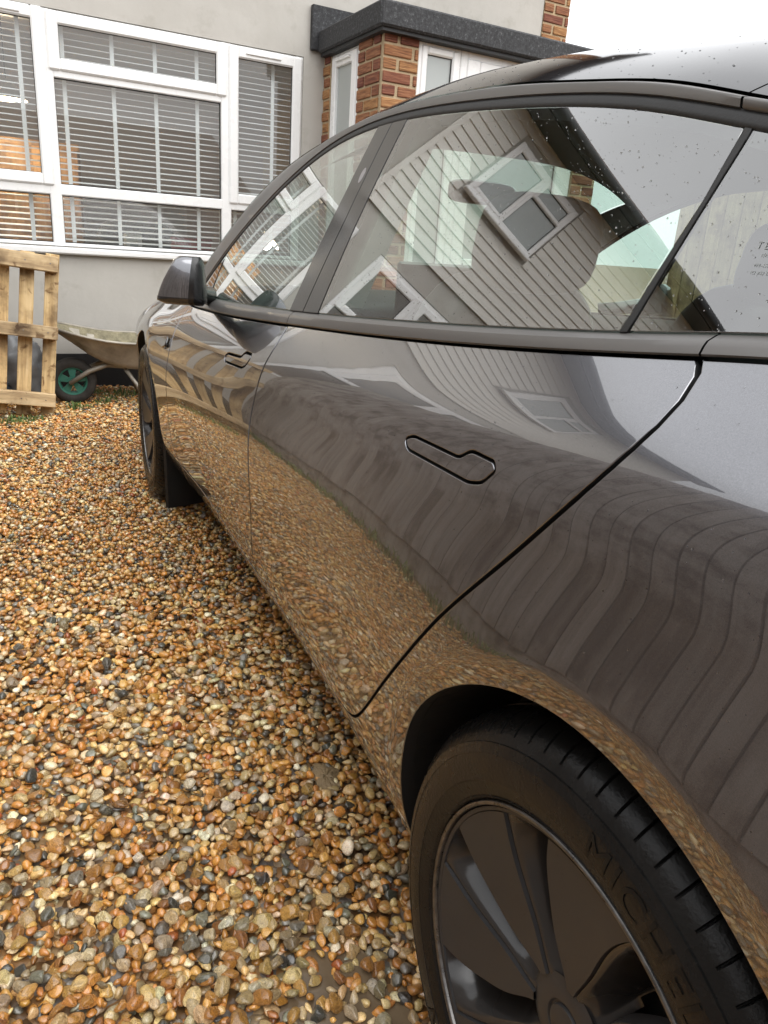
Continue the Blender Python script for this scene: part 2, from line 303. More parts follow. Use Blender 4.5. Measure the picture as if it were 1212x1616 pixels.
# ------------------------------------------------------------------ ground
def ground_mat():
    m, n, l, b = mat_new('damp_gravel_ground'); tc = n.new('ShaderNodeTexCoord')
    t = N(n, 'ShaderNodeTexVoronoi', Scale=45.); l.new(tc.outputs['Object'], t.inputs['Vector'])
    t2 = N(n, 'ShaderNodeTexNoise', Scale=3., Detail=6); l.new(tc.outputs['Object'], t2.inputs['Vector'])
    r = ramp(n, [(.1, (.10, .055, .022)), (.45, (.30, .16, .06)), (.7, (.40, .28, .14)), (.9, (.20, .18, .16))])
    sp = n.new('ShaderNodeSeparateColor'); l.new(t.outputs['Color'], sp.inputs[0]); l.new(sp.outputs[0], r.inputs[0])
    r2 = ramp(n, [(.3, (.55, .5, .45)), (.7, (1, 1, 1))]); l.new(t2.outputs[0], r2.inputs[0])
    mu = N(n, 'ShaderNodeMix', data_type='RGBA', blend_type='MULTIPLY'); mu.inputs[0].default_value = 1.; l.new(r.outputs[0], mu.inputs[6]); l.new(r2.outputs[0], mu.inputs[7]); l.new(mu.outputs[2], b.inputs['Base Color'])
    b.inputs['Roughness'].default_value = .5
    bp = n.new('ShaderNodeBump'); bp.inputs['Strength'].default_value = .8; bp.inputs['Distance'].default_value = .015; bp.invert = True; l.new(t.outputs['Distance'], bp.inputs['Height']); l.new(bp.outputs[0], b.inputs['Normal']); return m
M['ground'] = ground_mat()
M['mud'] = simple('wet_brown_mud', (.075, .048, .026), .3, var=.4, vscale=30, bump=.5, bscale=80)
M['sandmud'] = simple('sandy_mud', (.27, .19, .10), .55, var=.2, vscale=25, bump=.5, bscale=70)
ground = MB().box(-400, 400, -400, 400, -.6, -.016).build('gravel_ground', M['ground']); tag(ground, None, kind='structure')
def gheight(x, y):
    return .006*np.sin(x*2.1+.6)*np.cos(y*2.7)+.004*np.sin(x*5.3+y*4.1)
# pebble shapes
def ico(sub):
    bm = bmesh.new(); bmesh.ops.create_icosphere(bm, subdivisions=sub, radius=1); v = np.array([q.co[:] for q in bm.verts]); f = np.array([[q.index for q in t.verts] for t in bm.faces]); bm.free(); return v, f
def pebble_shape(v, rs):
    v = v.copy(); d = np.zeros(len(v))
    for _ in range(5):
        k = rs.normal(size=3)*1.6; d += .07*np.sin(v@k+rs.uniform(0, 6.28))
    v *= (1+d)[:, None]
    for _ in range(rs.integers(5, 12)):
        n = rs.normal(size=3); n /= np.linalg.norm(n); c = rs.uniform(.44, .85); e = np.maximum(0, v@n-c); v -= e[:, None]*n*rs.uniform(.75, 1.)
    return v*np.array([1, rs.uniform(.62, .95), rs.uniform(.40, .75)])
PCOL = np.array([(.52, .26, .07), (.46, .215, .055), (.58, .34, .115), (.38, .18, .055), (.62, .43, .20), (.68, .53, .30), (.49, .37, .21), (.30, .235, .155), (.72, .62, .45), (.21, .205, .19), (.125, .123, .116), (.065, .064, .062), (.34, .10, .035), (.76, .72, .62), (.42, .35, .26), (.28, .13, .045)])
PW = np.array([15, 13, 13, 9, 10, 7, 8, 6, 5, 5.5, 4.5, 3.5, 1.0, 3, 6, 5]); PW = PW/PW.sum()
def rot_batch(n, tilt):
    a = rng.uniform(0, 2*PI, n); t = rng.normal(0, tilt, n); b = rng.uniform(0, 2*PI, n)
    ca, sa = np.cos(a), np.sin(a); z = np.zeros(n); o = np.ones(n)
    Rz = np.stack([np.stack([ca, -sa, z], 1), np.stack([sa, ca, z], 1), np.stack([z, z, o], 1)], 1)
    ax = np.stack([np.cos(b), np.sin(b), z], 1); c, s = np.cos(t), np.sin(t)
    K = np.zeros((n, 3, 3)); K[:, 0, 2] = ax[:, 1]; K[:, 1, 2] = -ax[:, 0]; K[:, 2, 0] = -ax[:, 1]; K[:, 2, 1] = ax[:, 0]
    Rt = np.eye(3)+s[:, None, None]*K+(1-c)[:, None, None]*(K@K)
    return Rt@Rz
def scatter(x0, x1, y0, y1, sp, jit=.48):
    nx = int((x1-x0)/sp); ny = int((y1-y0)/(sp*.87))
    X, Y = np.meshgrid(np.arange(nx), np.arange(ny)); X = (X+.5*(Y % 2))*sp+x0; Y = Y*sp*.87+y0
    P = np.stack([X.ravel(), Y.ravel()], 1).astype(float); return P+rng.uniform(-jit, jit, P.shape)*sp
LAY = []
def layer(x0, x1, y0, y1, sp, smin, smode, smax, z0, zj, cond=None):
    P = scatter(x0, x1, y0, y1, sp)
    if cond is not None: P = P[cond(P)]
    n = len(P); s = rng.triangular(smin, smode, smax, n)
    LAY.append((P, s, z0+rng.uniform(-zj, zj, n)+gheight(P[:, 0], P[:, 1])))
DIST = lambda P: np.hypot(P[:, 0]-CP[0], P[:, 1]-CP[1])
main = lambda P: (P[:, 1] > .5)
layer(-1.3, 5.42, .45, 2.16, .0205, .008, .0105, .016, -.012, .003)
layer(-1.3, 5.42, .45, 2.16, .0225, .006, .0115, .0185, -.001, .004)
layer(-1.3, 5.42, .45, 2.16, .040, .009, .013, .0205, .006, .004)
layer(-1.3, 5.3, -3.3, .45, .045, .014, .019, .028, -.008, .006)
layer(-3.0, -1.3, -3.3, 2.16, .045, .014, .019, .028, -.008, .006)
P = np.concatenate([a[0] for a in LAY]); S = np.concatenate([a[1] for a in LAY]); Z = np.concatenate([a[2] for a in LAY])
keep = np.ones(len(P), bool)
for wx in (0., 2.875):     # tyre footprints
    for sy in (1, -1): keep &= ~((abs(P[:, 0]-wx) < .10) & (abs(P[:, 1]-sy*.79) < .11) & (Z > -.02))
P, S, Z = P[keep], S[keep], Z[keep]
C = PCOL[rng.choice(len(PCOL), len(P), p=PW)]*rng.uniform(.90, 1.42, (len(P), 1))*rng.uniform(.93, 1.07, (len(P), 3))*np.array([1.07, 1.02, .86])
# the 300 that show largest become pebbles of their own
d3 = np.stack([P[:, 0]-CP[0], P[:, 1]-CP[1], Z-CP[2]], 1); dz = d3@CF
px = 606+FPX*(d3@CR)/np.maximum(dz, .05); py = 808-FPX*(d3@CU)/np.maximum(dz, .05)
vis = (dz > .1) & (px > -5) & (px < 680) & (py > 100) & (py < 1625) & (Z > -.008) & (P[:, 1] > .86)
score = np.where(vis, S/np.maximum(dz, .1)*(1+np.clip(Z, 0, .02)*25), 0)
big = np.argsort(-score)[:300]; isbig = np.zeros(len(P), bool); isbig[big] = True
def joined_pebbles(name, idx, sub, nvar):
    bv, bf = ico(sub); rs = np.random.default_rng(3+sub); var = np.stack([pebble_shape(bv, rs) for _ in range(nvar)])
    n = len(idx); k = rng.integers(0, nvar, n); V = var[k]*S[idx][:, None, None]
    V = np.einsum('nij,nvj->nvi', rot_batch(n, .35), V); V[:, :, 0] += P[idx, 0][:, None]; V[:, :, 1] += P[idx, 1][:, None]; V[:, :, 2] += Z[idx][:, None]
    nv = bv.shape[0]; F = (bf[None]+(np.arange(n)*nv)[:, None, None]).reshape(-1, 3); V = V.reshape(-1, 3)
    me = bpy.data.meshes.new(name); me.vertices.add(len(V)); me.vertices.foreach_set('co', V.ravel().astype(np.float32))
    me.loops.add(len(F)*3); me.loops.foreach_set('vertex_index', F.ravel().astype(np.int32)); me.polygons.add(len(F))
    me.polygons.foreach_set('loop_start', (np.arange(len(F))*3).astype(np.int32)); me.polygons.foreach_set('use_smooth', np.ones(len(F), bool)); me.update(calc_edges=True)
    at = me.attributes.new('col', 'FLOAT_COLOR', 'POINT'); cc = np.ones((n, nv, 4), np.float32); cc[:, :, :3] = C[idx][:, None, :]; at.data.foreach_set('color', cc.ravel())
    me.materials.append(M['peb']); return me
M['peb'] = pebble_mat('wet_flint_gravel', 'attr'); M['pebo'] = pebble_mat('wet_flint_pebble', 'obj')
dd = DIST(P); near = (dd < 2.3) & (P[:, 1] > .45) & (P[:, 1] < 1.75) & (P[:, 0] > 0) & ~isbig
g1 = link('gravel', joined_pebbles('gravel', np.nonzero(near)[0], 2, 28)); tag(g1, 'wet orange and tan flint gravel covering the drive beside the car', 'gravel', kind='stuff')
g2 = link('gravel', joined_pebbles('gravel', np.nonzero(~near & ~isbig)[0], 1, 28)); tag(g2, 'wet flint gravel spreading on towards the house and the fences', 'gravel', kind='stuff')
bv, bf = ico(3); rs = np.random.default_rng(77)
pmeshes = [mesh('pebble', pebble_shape(bv, rs), bf, M['pebo'], True) for _ in range(16)]
Rb = rot_batch(300, .35)
for q, i in enumerate(big):
    o = link('pebble', pmeshes[q % 16], ground); m4 = Matrix(Rb[q].tolist()).to_4x4()
    o.matrix_world = Matrix.Translation((P[i, 0], P[i, 1], Z[i]))@m4@Matrix.Scale(S[i], 4); o.color = (*C[i], 1)
# puddle and mud
def blob(name, cx, cy, rx, ry, z, mat, h=0., n=40, seed=1, parent=None):
    rs = np.random.default_rng(seed); ph = rs.uniform(0, 6.28, 5); v = [(cx, cy, z+h)]; f = []
    rows = 5
    for j in range(1, rows+1):
        for i in range(n):
            a = 2*PI*i/n; r = (j/rows)*(1+.22*math.sin(2*a+ph[0])+.13*math.sin(3*a+ph[1])+.09*math.sin(5*a+ph[2])+.05*math.sin(9*a+ph[3]))
            v.append((cx+rx*r*math.cos(a), cy+ry*r*math.sin(a), z+h*(1-(j/rows)**2)+(h*.25*rs.normal() if h else 0)))
    f += [(0, 1+i, 1+(i+1) % n) for i in range(n)]
    for j in range(rows-1): f += [(1+j*n+i, 1+(j+1)*n+i, 1+(j+1)*n+(i+1) % n, 1+j*n+(i+1) % n) for i in range(n)]
    return obj(name, v, f, mat, parent, True)
M['puddle'] = simple('muddy_puddle_water', (.16, .115, .07), .03, spec=.6, var=.25, vscale=12)
pd = blob('puddle', .34, .955, .13, .08, -.0095, M['puddle'], seed=4); tag(pd, None, kind='structure')
mp_ = blob('mud_patch', .83, .815, .045, .035, .004, M['sandmud'], .008, seed=8); tag(mp_, 'flat sandy patch of mud on the gravel beside the car sill', 'mud')

# ------------------------------------------------------------------ the house
HA = .06
house = empty('house', (5.45, .9, 0), HA-PI/2)
tag(house, 'grey rendered house with white windows, weatherboarded upper storey and brick porch', 'house')
def wall_holes(mb, s0, s1, z0, z1, holes, y, rev):
    ss = sorted({s0, s1, *[h[0] for h in holes], *[h[1] for h in holes]}); zz = sorted({z0, z1, *[h[2] for h in holes], *[h[3] for h in holes]})
    for a, b in zip(ss, ss[1:]):
        for c, d in zip(zz, zz[1:]):
            if any(h[0] <= a and b <= h[1] and h[2] <= c and d <= h[3] for h in holes): continue
            mb.add([(a, y, c), (b, y, c), (b, y, d), (a, y, d)], [(0, 1, 2, 3)])
    for a, b, c, d in holes:
        mb.add([(a, y, c), (a, y+rev, c), (a, y+rev, d), (a, y, d)], [(0, 3, 2, 1)]); mb.add([(b, y, c), (b, y+rev, c), (b, y+rev, d), (b, y, d)], [(0, 1, 2, 3)])
        mb.add([(a, y, c), (b, y, c), (b, y+rev, c), (a, y+rev, c)], [(0, 1, 2, 3)]); mb.add([(a, y, d), (b, y, d), (b, y+rev, d), (a, y+rev, d)], [(0, 3, 2, 1)])
WIN = (-.757, 1.547, .957, 2.368); UW = (-2.02, -1.10, 3.34, 3.93); LW = (-2.3, -1.05, .957, 2.368); PORCH = (1.75, 3.6, 0.0, 2.40)
wb = MB(); wall_holes(wb, -4.1, 3.655, .235, 4.3, [WIN, LW, PORCH, UW], 0, .09); wb.build('rendered_wall', M['render'], house)
MB().box(-4.1, 1.66, -.012, .1, -.3, .235).build('plinth', M['plinth'], house)
MB().box(-4.1, -4.0, .1, 6, -.3, 4.3).build('gable_wall', M['render'], house)
MB().box(3.84, 3.93, .1, 6, -.3, 4.3).build('gable_wall', M['render'], house)
MB().box(-4.1, 3.93, 5.9, 6, -.3, 4.3).build('back_wall', M['render'], house)
M['tile'] = simple('brown_roof_tile', (.10, .06, .045), .8, var=.3, vscale=10)
rf = MB(); rf.add([(-4.3, -.32, 4.20), (4.1, -.32, 4.20), (4.1, 3.0, 6.4), (-4.3, 3.0, 6.4)], [(0, 1, 2, 3)]); rf.add([(-4.3, 6.3, 4.20), (4.1, 6.3, 4.20), (4.1, 3.0, 6.4), (-4.3, 3.0, 6.4)], [(3, 2, 1, 0)])
rf.add([(-4.1, 0, 4.3), (-4.1, 6, 4.3), (-4.1, 3, 6.32)], [(0, 1, 2)]); rf.add([(3.93, 0, 4.3), (3.93, 6, 4.3), (3.93, 3, 6.32)], [(2, 1, 0)])
roof_o = rf.build('roof', M['tile'], house)
so = MB(); so.box(-4.3, 4.1, -.30, .0, 4.14, 4.18).build('soffit', simple('dark_brown_soffit', (.05, .045, .04), .6), house)
gt = MB(); gt.tube([(-4.33, -.36, 4.18), (4.12, -.36, 4.18)], .055, 12).build('gutter', simple('black_gutter', (.012, .012, .012), .35), house, smooth=True)
# weatherboards on the upper storey, each a board with a sloping face; cut round the window
BH = .090
for k in range(18):
    z0 = 2.60+k*BH; z1 = min(z0+BH+.008, 4.16)
    if z1-z0 < .03: continue
    for a, b in ([(-4.12, -.53)] if z1 <= UW[2]-.06 or z0 >= UW[3]+.06 else [(-4.12, UW[0]-.06), (UW[1]+.06, -.53)]):
        v = [(a, -.027, z0), (b, -.027, z0), (b, -.014, z1), (a, -.014, z1), (a, -.003, z0), (b, -.003, z0), (b, -.003, z1), (a, -.003, z1)]
        obj('weatherboard', v, [(0, 1, 2, 3), (4, 7, 6, 5), (0, 4, 5, 1), (3, 2, 6, 7), (0, 3, 7, 4), (1, 5, 6, 2)], M['siding'], house)
MB().box(-.53, -.47, -.042, -.003, 2.58, 4.15).build('corner_trim', M['siding'], house)
# white windows
def frame_rect(mb, a, b, c, d, w, y0, y1, bev=.006, wb=None):
    wb = w if wb is None else wb
    mb.box(a, a+w, y0, y1, c, d, bev); mb.box(b-w, b, y0, y1, c, d, bev)
    mb.box(a+w-.004, b-w+.004, y0+.001, y1, d-w, d-.001, bev); mb.box(a+w-.004, b-w+.004, y0+.001, y1, c+.001, c+wb, bev)
def pane(a, b, c, d, y, parent, m=None): return obj('pane', [(a, y, c), (b, y, c), (b, y, d), (a, y, d)], [(0, 1, 2, 3)], m or M['pane'], parent)
def sash(parent, a, b, c, d, y0=-.012, w=.072, glaze=None):
    """an opening light: proud frame with its pane and a dark gasket line"""
    s = MB(); frame_rect(s, a, b, c, d, w, y0, y0+.05, .010); o = s.build('sash', M['upvc'], parent)
    g = MB(); frame_rect(g, a+w-.003, b-w+.003, c+w-.003, d-w+.003, .006, y0+.018, y0+.03, 0); g.build('gasket', M['rubber'], parent)
    pane(a+w-.002, b-w+.002, c+w-.002, d-w+.002, y0+.026, parent, glaze); return o
def fixed(parent, a, b, c, d, y=.030, glaze=None):
    g = MB(); frame_rect(g, a, b, c, d, .006, y-.006, y+.004, 0); g.build('gasket', M['rubber'], parent); pane(a, b, c, d, y, parent, glaze)
def main_window(name, x0):
    """three bays: casement, centre (top-hung, large fixed, low fixed), casement"""
    f = MB(); a, b, c, d = WIN; o_ = x0-a
    y0, y1 = .004, .07
    X = lambda v: v+o_
    for q0, q1 in ((a+.001, a+.062), (-.232, -.158), (.934, 1.008), (b-.062, b-.001)): f.box(X(q0), X(q1), y0, y1, c+.002, d-.002, .006)
    f.box(X(a+.06), X(b-.06), y0+.002, y1, d-.058, d-.003, .006); f.box(X(a+.06), X(b-.06), y0+.002, y1, c+.003, .985, .006)
    f.box(X(a+.06), X(b-.06), y0+.001, y1, 1.287, 1.355, .006); f.box(X(-.16), X(.936), y0+.003, y1, 1.988, 2.06, .006)
    o = f.build(name, M['upvc'], house)
    sash(o, X(-.187), X(.972), 2.028, 2.358); fixed(o, X(-.160), X(.932), 1.355, 1.988); fixed(o, X(-.160), X(.936), .985, 1.287)
    sash(o, X(.987), X(1.536), 1.330, 2.356); fixed(o, X(1.006), X(1.487), .985, 1.287)
    sash(o, X(-.745), X(-.200), 1.342, 2.366); fixed(o, X(-.697), X(-.23), .985, 1.287)
    for cx in (1.24, -.46):                                      # trickle vents
        MB().box(X(cx-.13), X(cx+.13), -.022, -.010, 2.312, 2.327, .004).build('trickle_vent', M['upvc'], o)
    s_ = MB().box(X(a-.05), X(b+.04), -.052, .02, .912, .957, .010); s_.build('sill', M['upvc'], o); return o
W1 = main_window('white_window', WIN[0]); 
fo = MB(); a, b, c, d = LW; frame_rect(fo, a+.002, b-.002, c+.002, d-.002, .06, .004, .07); fo.box((a+b)/2-.035, (a+b)/2+.035, .006, .07, c+.05, d-.05, .006)
W2 = fo.build('white_window', M['upvc'], house)
sash(W2, a+.045, (a+b)/2-.015, 1.75, d-.045); sash(W2, (a+b)/2+.015, b-.045, 1.75, d-.045); fixed(W2, a+.06, (a+b)/2-.035, c+.06, 1.75); fixed(W2, (a+b)/2+.035, b-.06, c+.06, 1.75)
fo = MB(); a, b, c, d = UW; frame_rect(fo, a-.03, b+.03, c-.03, d+.03, .05, -.05, .06); fo.box(-1.585, -1.54, -.045, .06, c, d, .006)
W3 = fo.build('upper_window', M['upvc'], house)
sash(W3, a+.005, -1.575, 3.72, d-.005, -.055, .042, M['obscure']); sash(W3, -1.55, b-.005, c+.005, d-.005, -.055, .042, M['obscure']); fixed(W3, a+.02, -1.585, c+.02, 3.72, -.02, M['obscure'])
MB().box(a-.05, b+.05, -.10, -.03, c-.065, c-.033, .008).build('sill', M['upvc'], W3)
# venetian blinds inside the window, slat by slat
slat_me = {}
def blind(a, b, c, d, tapes, label):
    root = empty('venetian_blind', (0, 0, 0)); root.matrix_world = Matrix.Translation((5.45, .9, 0))@Matrix.Rotation(HA-PI/2, 4, 'Z')@Matrix.Translation(((a+b)/2, .13, c))
    tag(root, label, 'blind', 'white venetian blinds inside the wide window')
    w = b-a; n = int((d-c)/.0372)
    key = round(w, 3)
    v = []; f = []
    for i, t in enumerate(np.linspace(-1, 1, 5)):
        for x in (-w/2, w/2): v.append((x, t*.024, .0035*(1-t*t)+t*.004))
    m2 = len(v); v += [(x, y, z-.0028) for x, y, z in v]
    for i in range(4): f += [(2*i, 2*i+1, 2*i+3, 2*i+2), (m2+2*i, m2+2*i+2, m2+2*i+3, m2+2*i+1)]
    f += [(0, m2, m2+1, 1), (8, 9, m2+9, m2+8), (0, 2, m2+2, m2), (2, 4, m2+4, m2+2), (4, 6, m2+6, m2+4), (6, 8, m2+8, m2+6), (1, m2+1, m2+3, 3), (3, m2+3, m2+5, 5), (5, m2+5, m2+7, 7), (7, m2+7, m2+9, 9)]
    me = mesh('slat', v, f, M['slat'])
    for k in range(n): link('slat', me, root, (0, 0, .02+k*.0372))
    for t in tapes:
        MB().box(t-.013-(a+b)/2, t+.013-(a+b)/2, -.0275, -.0262, .0, d-c).build('ladder_tape', M['slat'], root)
    MB().box(-w/2, w/2, -.028, .028, d-c, d-c+.04, .004).build('head_rail', M['slat'], root)
blind(-.175, .955, .99, 2.31, (-.087, .222, .502, .788), 'white slatted blind behind the middle panes of the wide window')
blind(.985, 1.53, .99, 2.31, (1.065, 1.35), 'white slatted blind behind the narrow casement by the porch')
blind(-.74, -.21, .99, 2.31, (-.345, -.65), 'white slatted blind behind the casement above the pallet')
# room behind the wide window
rm = MB(); M['room'] = simple('room_wall_paint', (.62, .50, .36), .8, var=.05); M['room2'] = simple('mauve_feature_wall', (.55, .49, .49), .8)
MB().box(-2.6, 2.6, 3.9, 3.95, 0, 2.6).build('room_wall', M['room2'], house); MB().box(-2.65, -2.6, .1, 3.9, 0, 2.6).build('room_wall', M['room'], house); MB().box(2.6, 2.65, .1, 3.9, 0, 2.6).build('room_wall', M['room'], house)
MB().box(-2.65, 2.65, .1, 3.95, .0, .05).build('room_floor', simple('oak_floor', (.20, .12, .06), .5), house); MB().box(-2.65, 2.65, .1, 3.95, 2.6, 2.65).build('room_ceiling', simple('ceiling_white', (.6, .58, .56), .9), house)
def world_thing(name, s, y, z, label, cat):
    o = empty(name); o.matrix_world = Matrix.Translation((5.45, .9, 0))@Matrix.Rotation(HA-PI/2, 4, 'Z')@Matrix.Translation((s, y, z)); tag(o, label, cat); return o
lp = world_thing('pendant_lamp', -.35, 1.6, 2.0, 'small lit warm pendant lamp inside the room behind the blinds', 'lamp')
M['bulb'] = simple('lit_bulb', (1, .8, .5), .5); _b = M['bulb'].node_tree.nodes['Principled BSDF']; _b.inputs['Emission Color'].default_value = (1, .72, .38, 1); _b.inputs['Emission Strength'].default_value = 9
MB().tube([(0, 0, .6), (0, 0, .13)], .004, 6).build('flex', M['rubber'], lp); superell('bulb', (0, 0, .06), (.045, .045, .055), M['bulb'], lp, 1, 1)
MB().grid(np.stack([np.stack([r_*np.cos(np.linspace(0, 2*PI, 25)), r_*np.sin(np.linspace(0, 2*PI, 25)), np.full(25, z_)], -1) for r_, z_ in ((.15, .02), (.05, .16))], 0)).build('shade', M['slat'], lp, True)
pl_ = bpy.data.objects.new('lamp_light', bpy.data.lights.new('lamp_light', 'POINT')); COL.objects.link(pl_); pl_.parent = lp; pl_.location = (0, 0, -.04); pl_.data.energy = 16; pl_.data.color = (1, .80, .55); pl_.data.shadow_soft_size = .06
cb = world_thing('cupboard', -.05, 2.2, .05, 'tall orange pine cupboard inside the room behind the blinds', 'cupboard')
M['pine'] = wood('orange_pine', (.30, .14, .04), (.45, .24, .08), (.52, .30, .12), .5)
MB().box(-.55, .30, 0, .5, 0, 1.75, .01).build('carcass', M['pine'], cb); MB().box(-.53, -.14, -.022, -.002, .06, 1.70, .008).build('door', M['pine'], cb); MB().box(-.11, .28, -.022, -.002, .06, 1.70, .008).build('door', M['pine'], cb)
ch = world_thing('armchair', .62, 1.35, .05, 'dark grey armchair inside the room behind the blinds', 'armchair')
M['chair'] = simple('dark_grey_upholstery', (.05, .052, .056), .85)
superell('seat', (0, 0, .32), (.38, .36, .14), M['chair'], ch); superell('backrest', (0, .26, .72), (.36, .12, .42), M['chair'], ch)
for sx in (-1, 1): superell('arm', (sx*.37, -.02, .45), (.09, .36, .22), M['chair'], ch)
for sx in (-1, 1):
    for sy in (-1, 1): MB().box(sx*.3-.025, sx*.3+.025, sy*.28-.025, sy*.28+.025, 0, .2).build('leg', M['pine'], ch)
rb = world_thing('storage_box', .93-.12, .42, .92, 'red box on the sill inside the window beside the casement', 'box'); MB().box(-.14, .14, -.08, .08, 0, .13, .012).build('body', simple('red_card', (.30, .03, .035), .5), rb); MB().box(-.145, .145, -.085, .085, .13, .15, .006).build('lid', simple('dark_red_card', (.22, .025, .03), .5), rb)
wbx = world_thing('white_carton', .36, .40, .92, 'small white carton on the sill inside the window', 'carton'); MB().box(-.06, .06, -.05, .05, 0, .15, .006).build('body', simple('white_card', (.7, .74, .74), .5), wbx); MB().box(-.03, .03, -.052, -.0505, .04, .09).build('printed_panel', simple('grey_print', (.3, .36, .38), .5), wbx)
MB().box(-.7, 1.5, .16, .55, .88, .918).build('inner_sill', M['upvc'], house)
# brickwork: real bricks over a mortar core
def brick_pier(parent, s0, s1, y0, y1, z0, z1, axis, name='brick_pier'):
    """axis 'x': face towards -y, bricks run along s; axis 'y': face towards -s, bricks run along y"""
    core = MB().box(s0+.004, s1-.004, y0+.004, y1-.004, z0, z1).build(name, M['mortar'], parent)
    L = .215; H = .059; T = .075; run0, run1 = (s0, s1) if axis == 'x' else (y0, y1)
    k = 0; z = z0+.01
    while z+H < z1+.004:
        u = run0-(.11 if k % 2 else 0.)
        while u < run1-.012:
            a, b = max(u, run0), min(u+L, run1)
            if b-a > .03:
                j = .0035*random.random()
                if axis == 'x': mb = MB().box(a+.0065, b-.0065, y0-.004-j, y0+.03, z, z+H+random.uniform(-.002, .002), .004)
                else: mb = MB().box(s0-.004-j, s0+.03, a+.0065, b-.0065, z, z+H+random.uniform(-.002, .002), .004)
                mb.build('brick', M['brick'], core)
            u += L+.011
        z += T; k += 1
    return core
S0 = 1.7066; PY = -.958
brick_pier(house, S0, S0+.12, -.125, 0, 0, 2.392, 'y')
brick_pier(house, S0, S0+.258, PY+.036, -.592, 0, 2.392, 'y', 'porch_side_pier')
brick_pier(house, S0-.002, S0+.262, PY-.001, PY+.035, 0, 2.391, 'x', 'porch_front_pier')
brick_pier(house, 3.657, 3.93, -.006, .1, -.2, 4.13, 'x', 'brick_quoin')
brick_pier(house, 3.38, 3.62, PY-.001, PY+.25, 0, 2.391, 'x', 'porch_front_pier')
MB().box(3.40, 3.62, PY+.25, -.002, 0, 2.391).build('porch_side_wall', M['mortar'], house)
# porch glazing
f = MB()
def side_frame(mb, y0, y1, c, d, w, x0, x1):
    mb.box(x0, x1, y0, y0+w, c, d, .006); mb.box(x0, x1, y1-w, y1, c, d, .006); mb.box(x0+.001, x1, y0+w-.004, y1-w+.004, d-w, d-.001, .006); mb.box(x0+.001, x1, y0+w-.004, y1-w+.004, c+.001, c+w, .006)
side_frame(f, -.590, -.127, .6, 2.388, .055, S0+.012, S0+.075); PS = f.build('porch_side_window', M['upvc'], house)
f = MB(); side_frame(f, -.560, -.157, .64, 2.36, .07, S0-.004, S0+.03); s_ = f.build('sash', M['upvc'], PS)
obj('pane', [(S0+.02, -.56, .7), (S0+.02, -.16, .7), (S0+.02, -.16, 2.3), (S0+.02, -.56, 2.3)], [(0, 1, 2, 3)], M['obscure'], PS)
MB().box(S0-.02, S0-.003, -.47, -.25, 2.318, 2.334, .004).build('trickle_vent', M['upvc'], PS)
MB().box(S0+.01, S0+.1, -.59, -.127, 0, .6).build('porch_side_wall', M['mortar'], house)
f = MB(); frame_rect(f, S0+.262, 2.30, .03, 2.385, .05, PY+.012, PY+.075); PF = f.build('porch_front_window', M['upvc'], house); sash(PF, S0+.285, 2.285, .95, 2.365, PY+.004, .05, M['obscure']); fixed(PF, S0+.31, 2.25, .08, .92, PY+.04, M['obscure']); MB().box(S0+.30, 2.26, PY+.012, PY+.07, .90, .96, .006).build('transom', M['upvc'], PF)
f = MB(); frame_rect(f, 2.302, 3.378, .03, 2.385, .055, PY+.012, PY+.075); PD = f.build('porch_door', M['upvc'], house); sash(PD, 2.35, 3.33, .09, 2.34, PY+.004, .11, M['obscure'])
MB().box(2.46, 3.22, PY+.002, PY+.05, .95, 1.06, .006).build('mid_rail', M['upvc'], PD); MB().tube([(3.28, PY-.02, 1.02), (3.28, PY-.05, 1.02), (3.16, PY-.05, 1.02)], .009, 8).build('handle', M['rim'], PD, True)
# felted flat roof of the porch: fascia, deck and the flashing dressed up the wall
fa = MB().box(S0-.07, 3.69, PY-.085, -.045, 2.397, 2.54, .012).build('porch_roof', M['felt'], house)
MB().box(1.590, 3.654, -.044, -.002, 2.415, 2.70, .006).build('felt_flashing', M['felt'], house)
MB().box(S0-.045, 3.67, PY-.06, -.045, 2.376, 2.398).build('soffit_board', M['plinth'], house)

# ------------------------------------------------------------------ fences
def fence(name, x0, x1, y, h, pitch, mat, label, flip=1):
    o = empty(name, (x0, y, 0)); tag(o, label, 'fence')
    n = int((x1-x0)/pitch); w = pitch-.017
    v = [(0, 0, .145), (w, 0, .145), (w, 0, h), (0, 0, h), (0, -.014*flip, .145), (w, -.022*flip, .145), (w, -.022*flip, h), (0, -.014*flip, h)]
    me = mesh('fence_board', v, [(0, 1, 2, 3), (4, 7, 6, 5), (0, 4, 5, 1), (3, 2, 6, 7), (0, 3, 7, 4), (1, 5, 6, 2)], mat)
    for k in range(n): link('fence_board', me, o, (k*pitch, random.uniform(-.002, .002), random.uniform(-.008, .008)))
    for k in range(n-1): link('fence_board', me, o, (k*pitch+pitch*.5, .045*flip, random.uniform(-.008, .008)))
    MB().box(0, x1-x0, 0.001*flip if flip > 0 else -.03, .03 if flip > 0 else -.001, .0, .14).build('gravel_board', mat, o)
    for k in range(int((x1-x0)/2.4)+1): MB().box(k*2.4, k*2.4+.09, *sorted((.071*flip, .16*flip)), 0, h+.05).build('fence_post', mat, o)
    for z in (.4, 1.0, h-.2): MB().box(0, x1-x0, *sorted((.0465*flip, .07*flip)), z, z+.07).build('rail', mat, o)
    return o
fence('fence', -4.2, 5.36, 2.2, 1.8, .108, M['fence'], 'dark brown close-boarded fence standing behind the pallet and reflected in the car')
fence('fence', -4.0, 4.4, -3.4, 1.7, .15, M['fence_tan'], 'pale tan boarded fence on the far side of the car', -1)
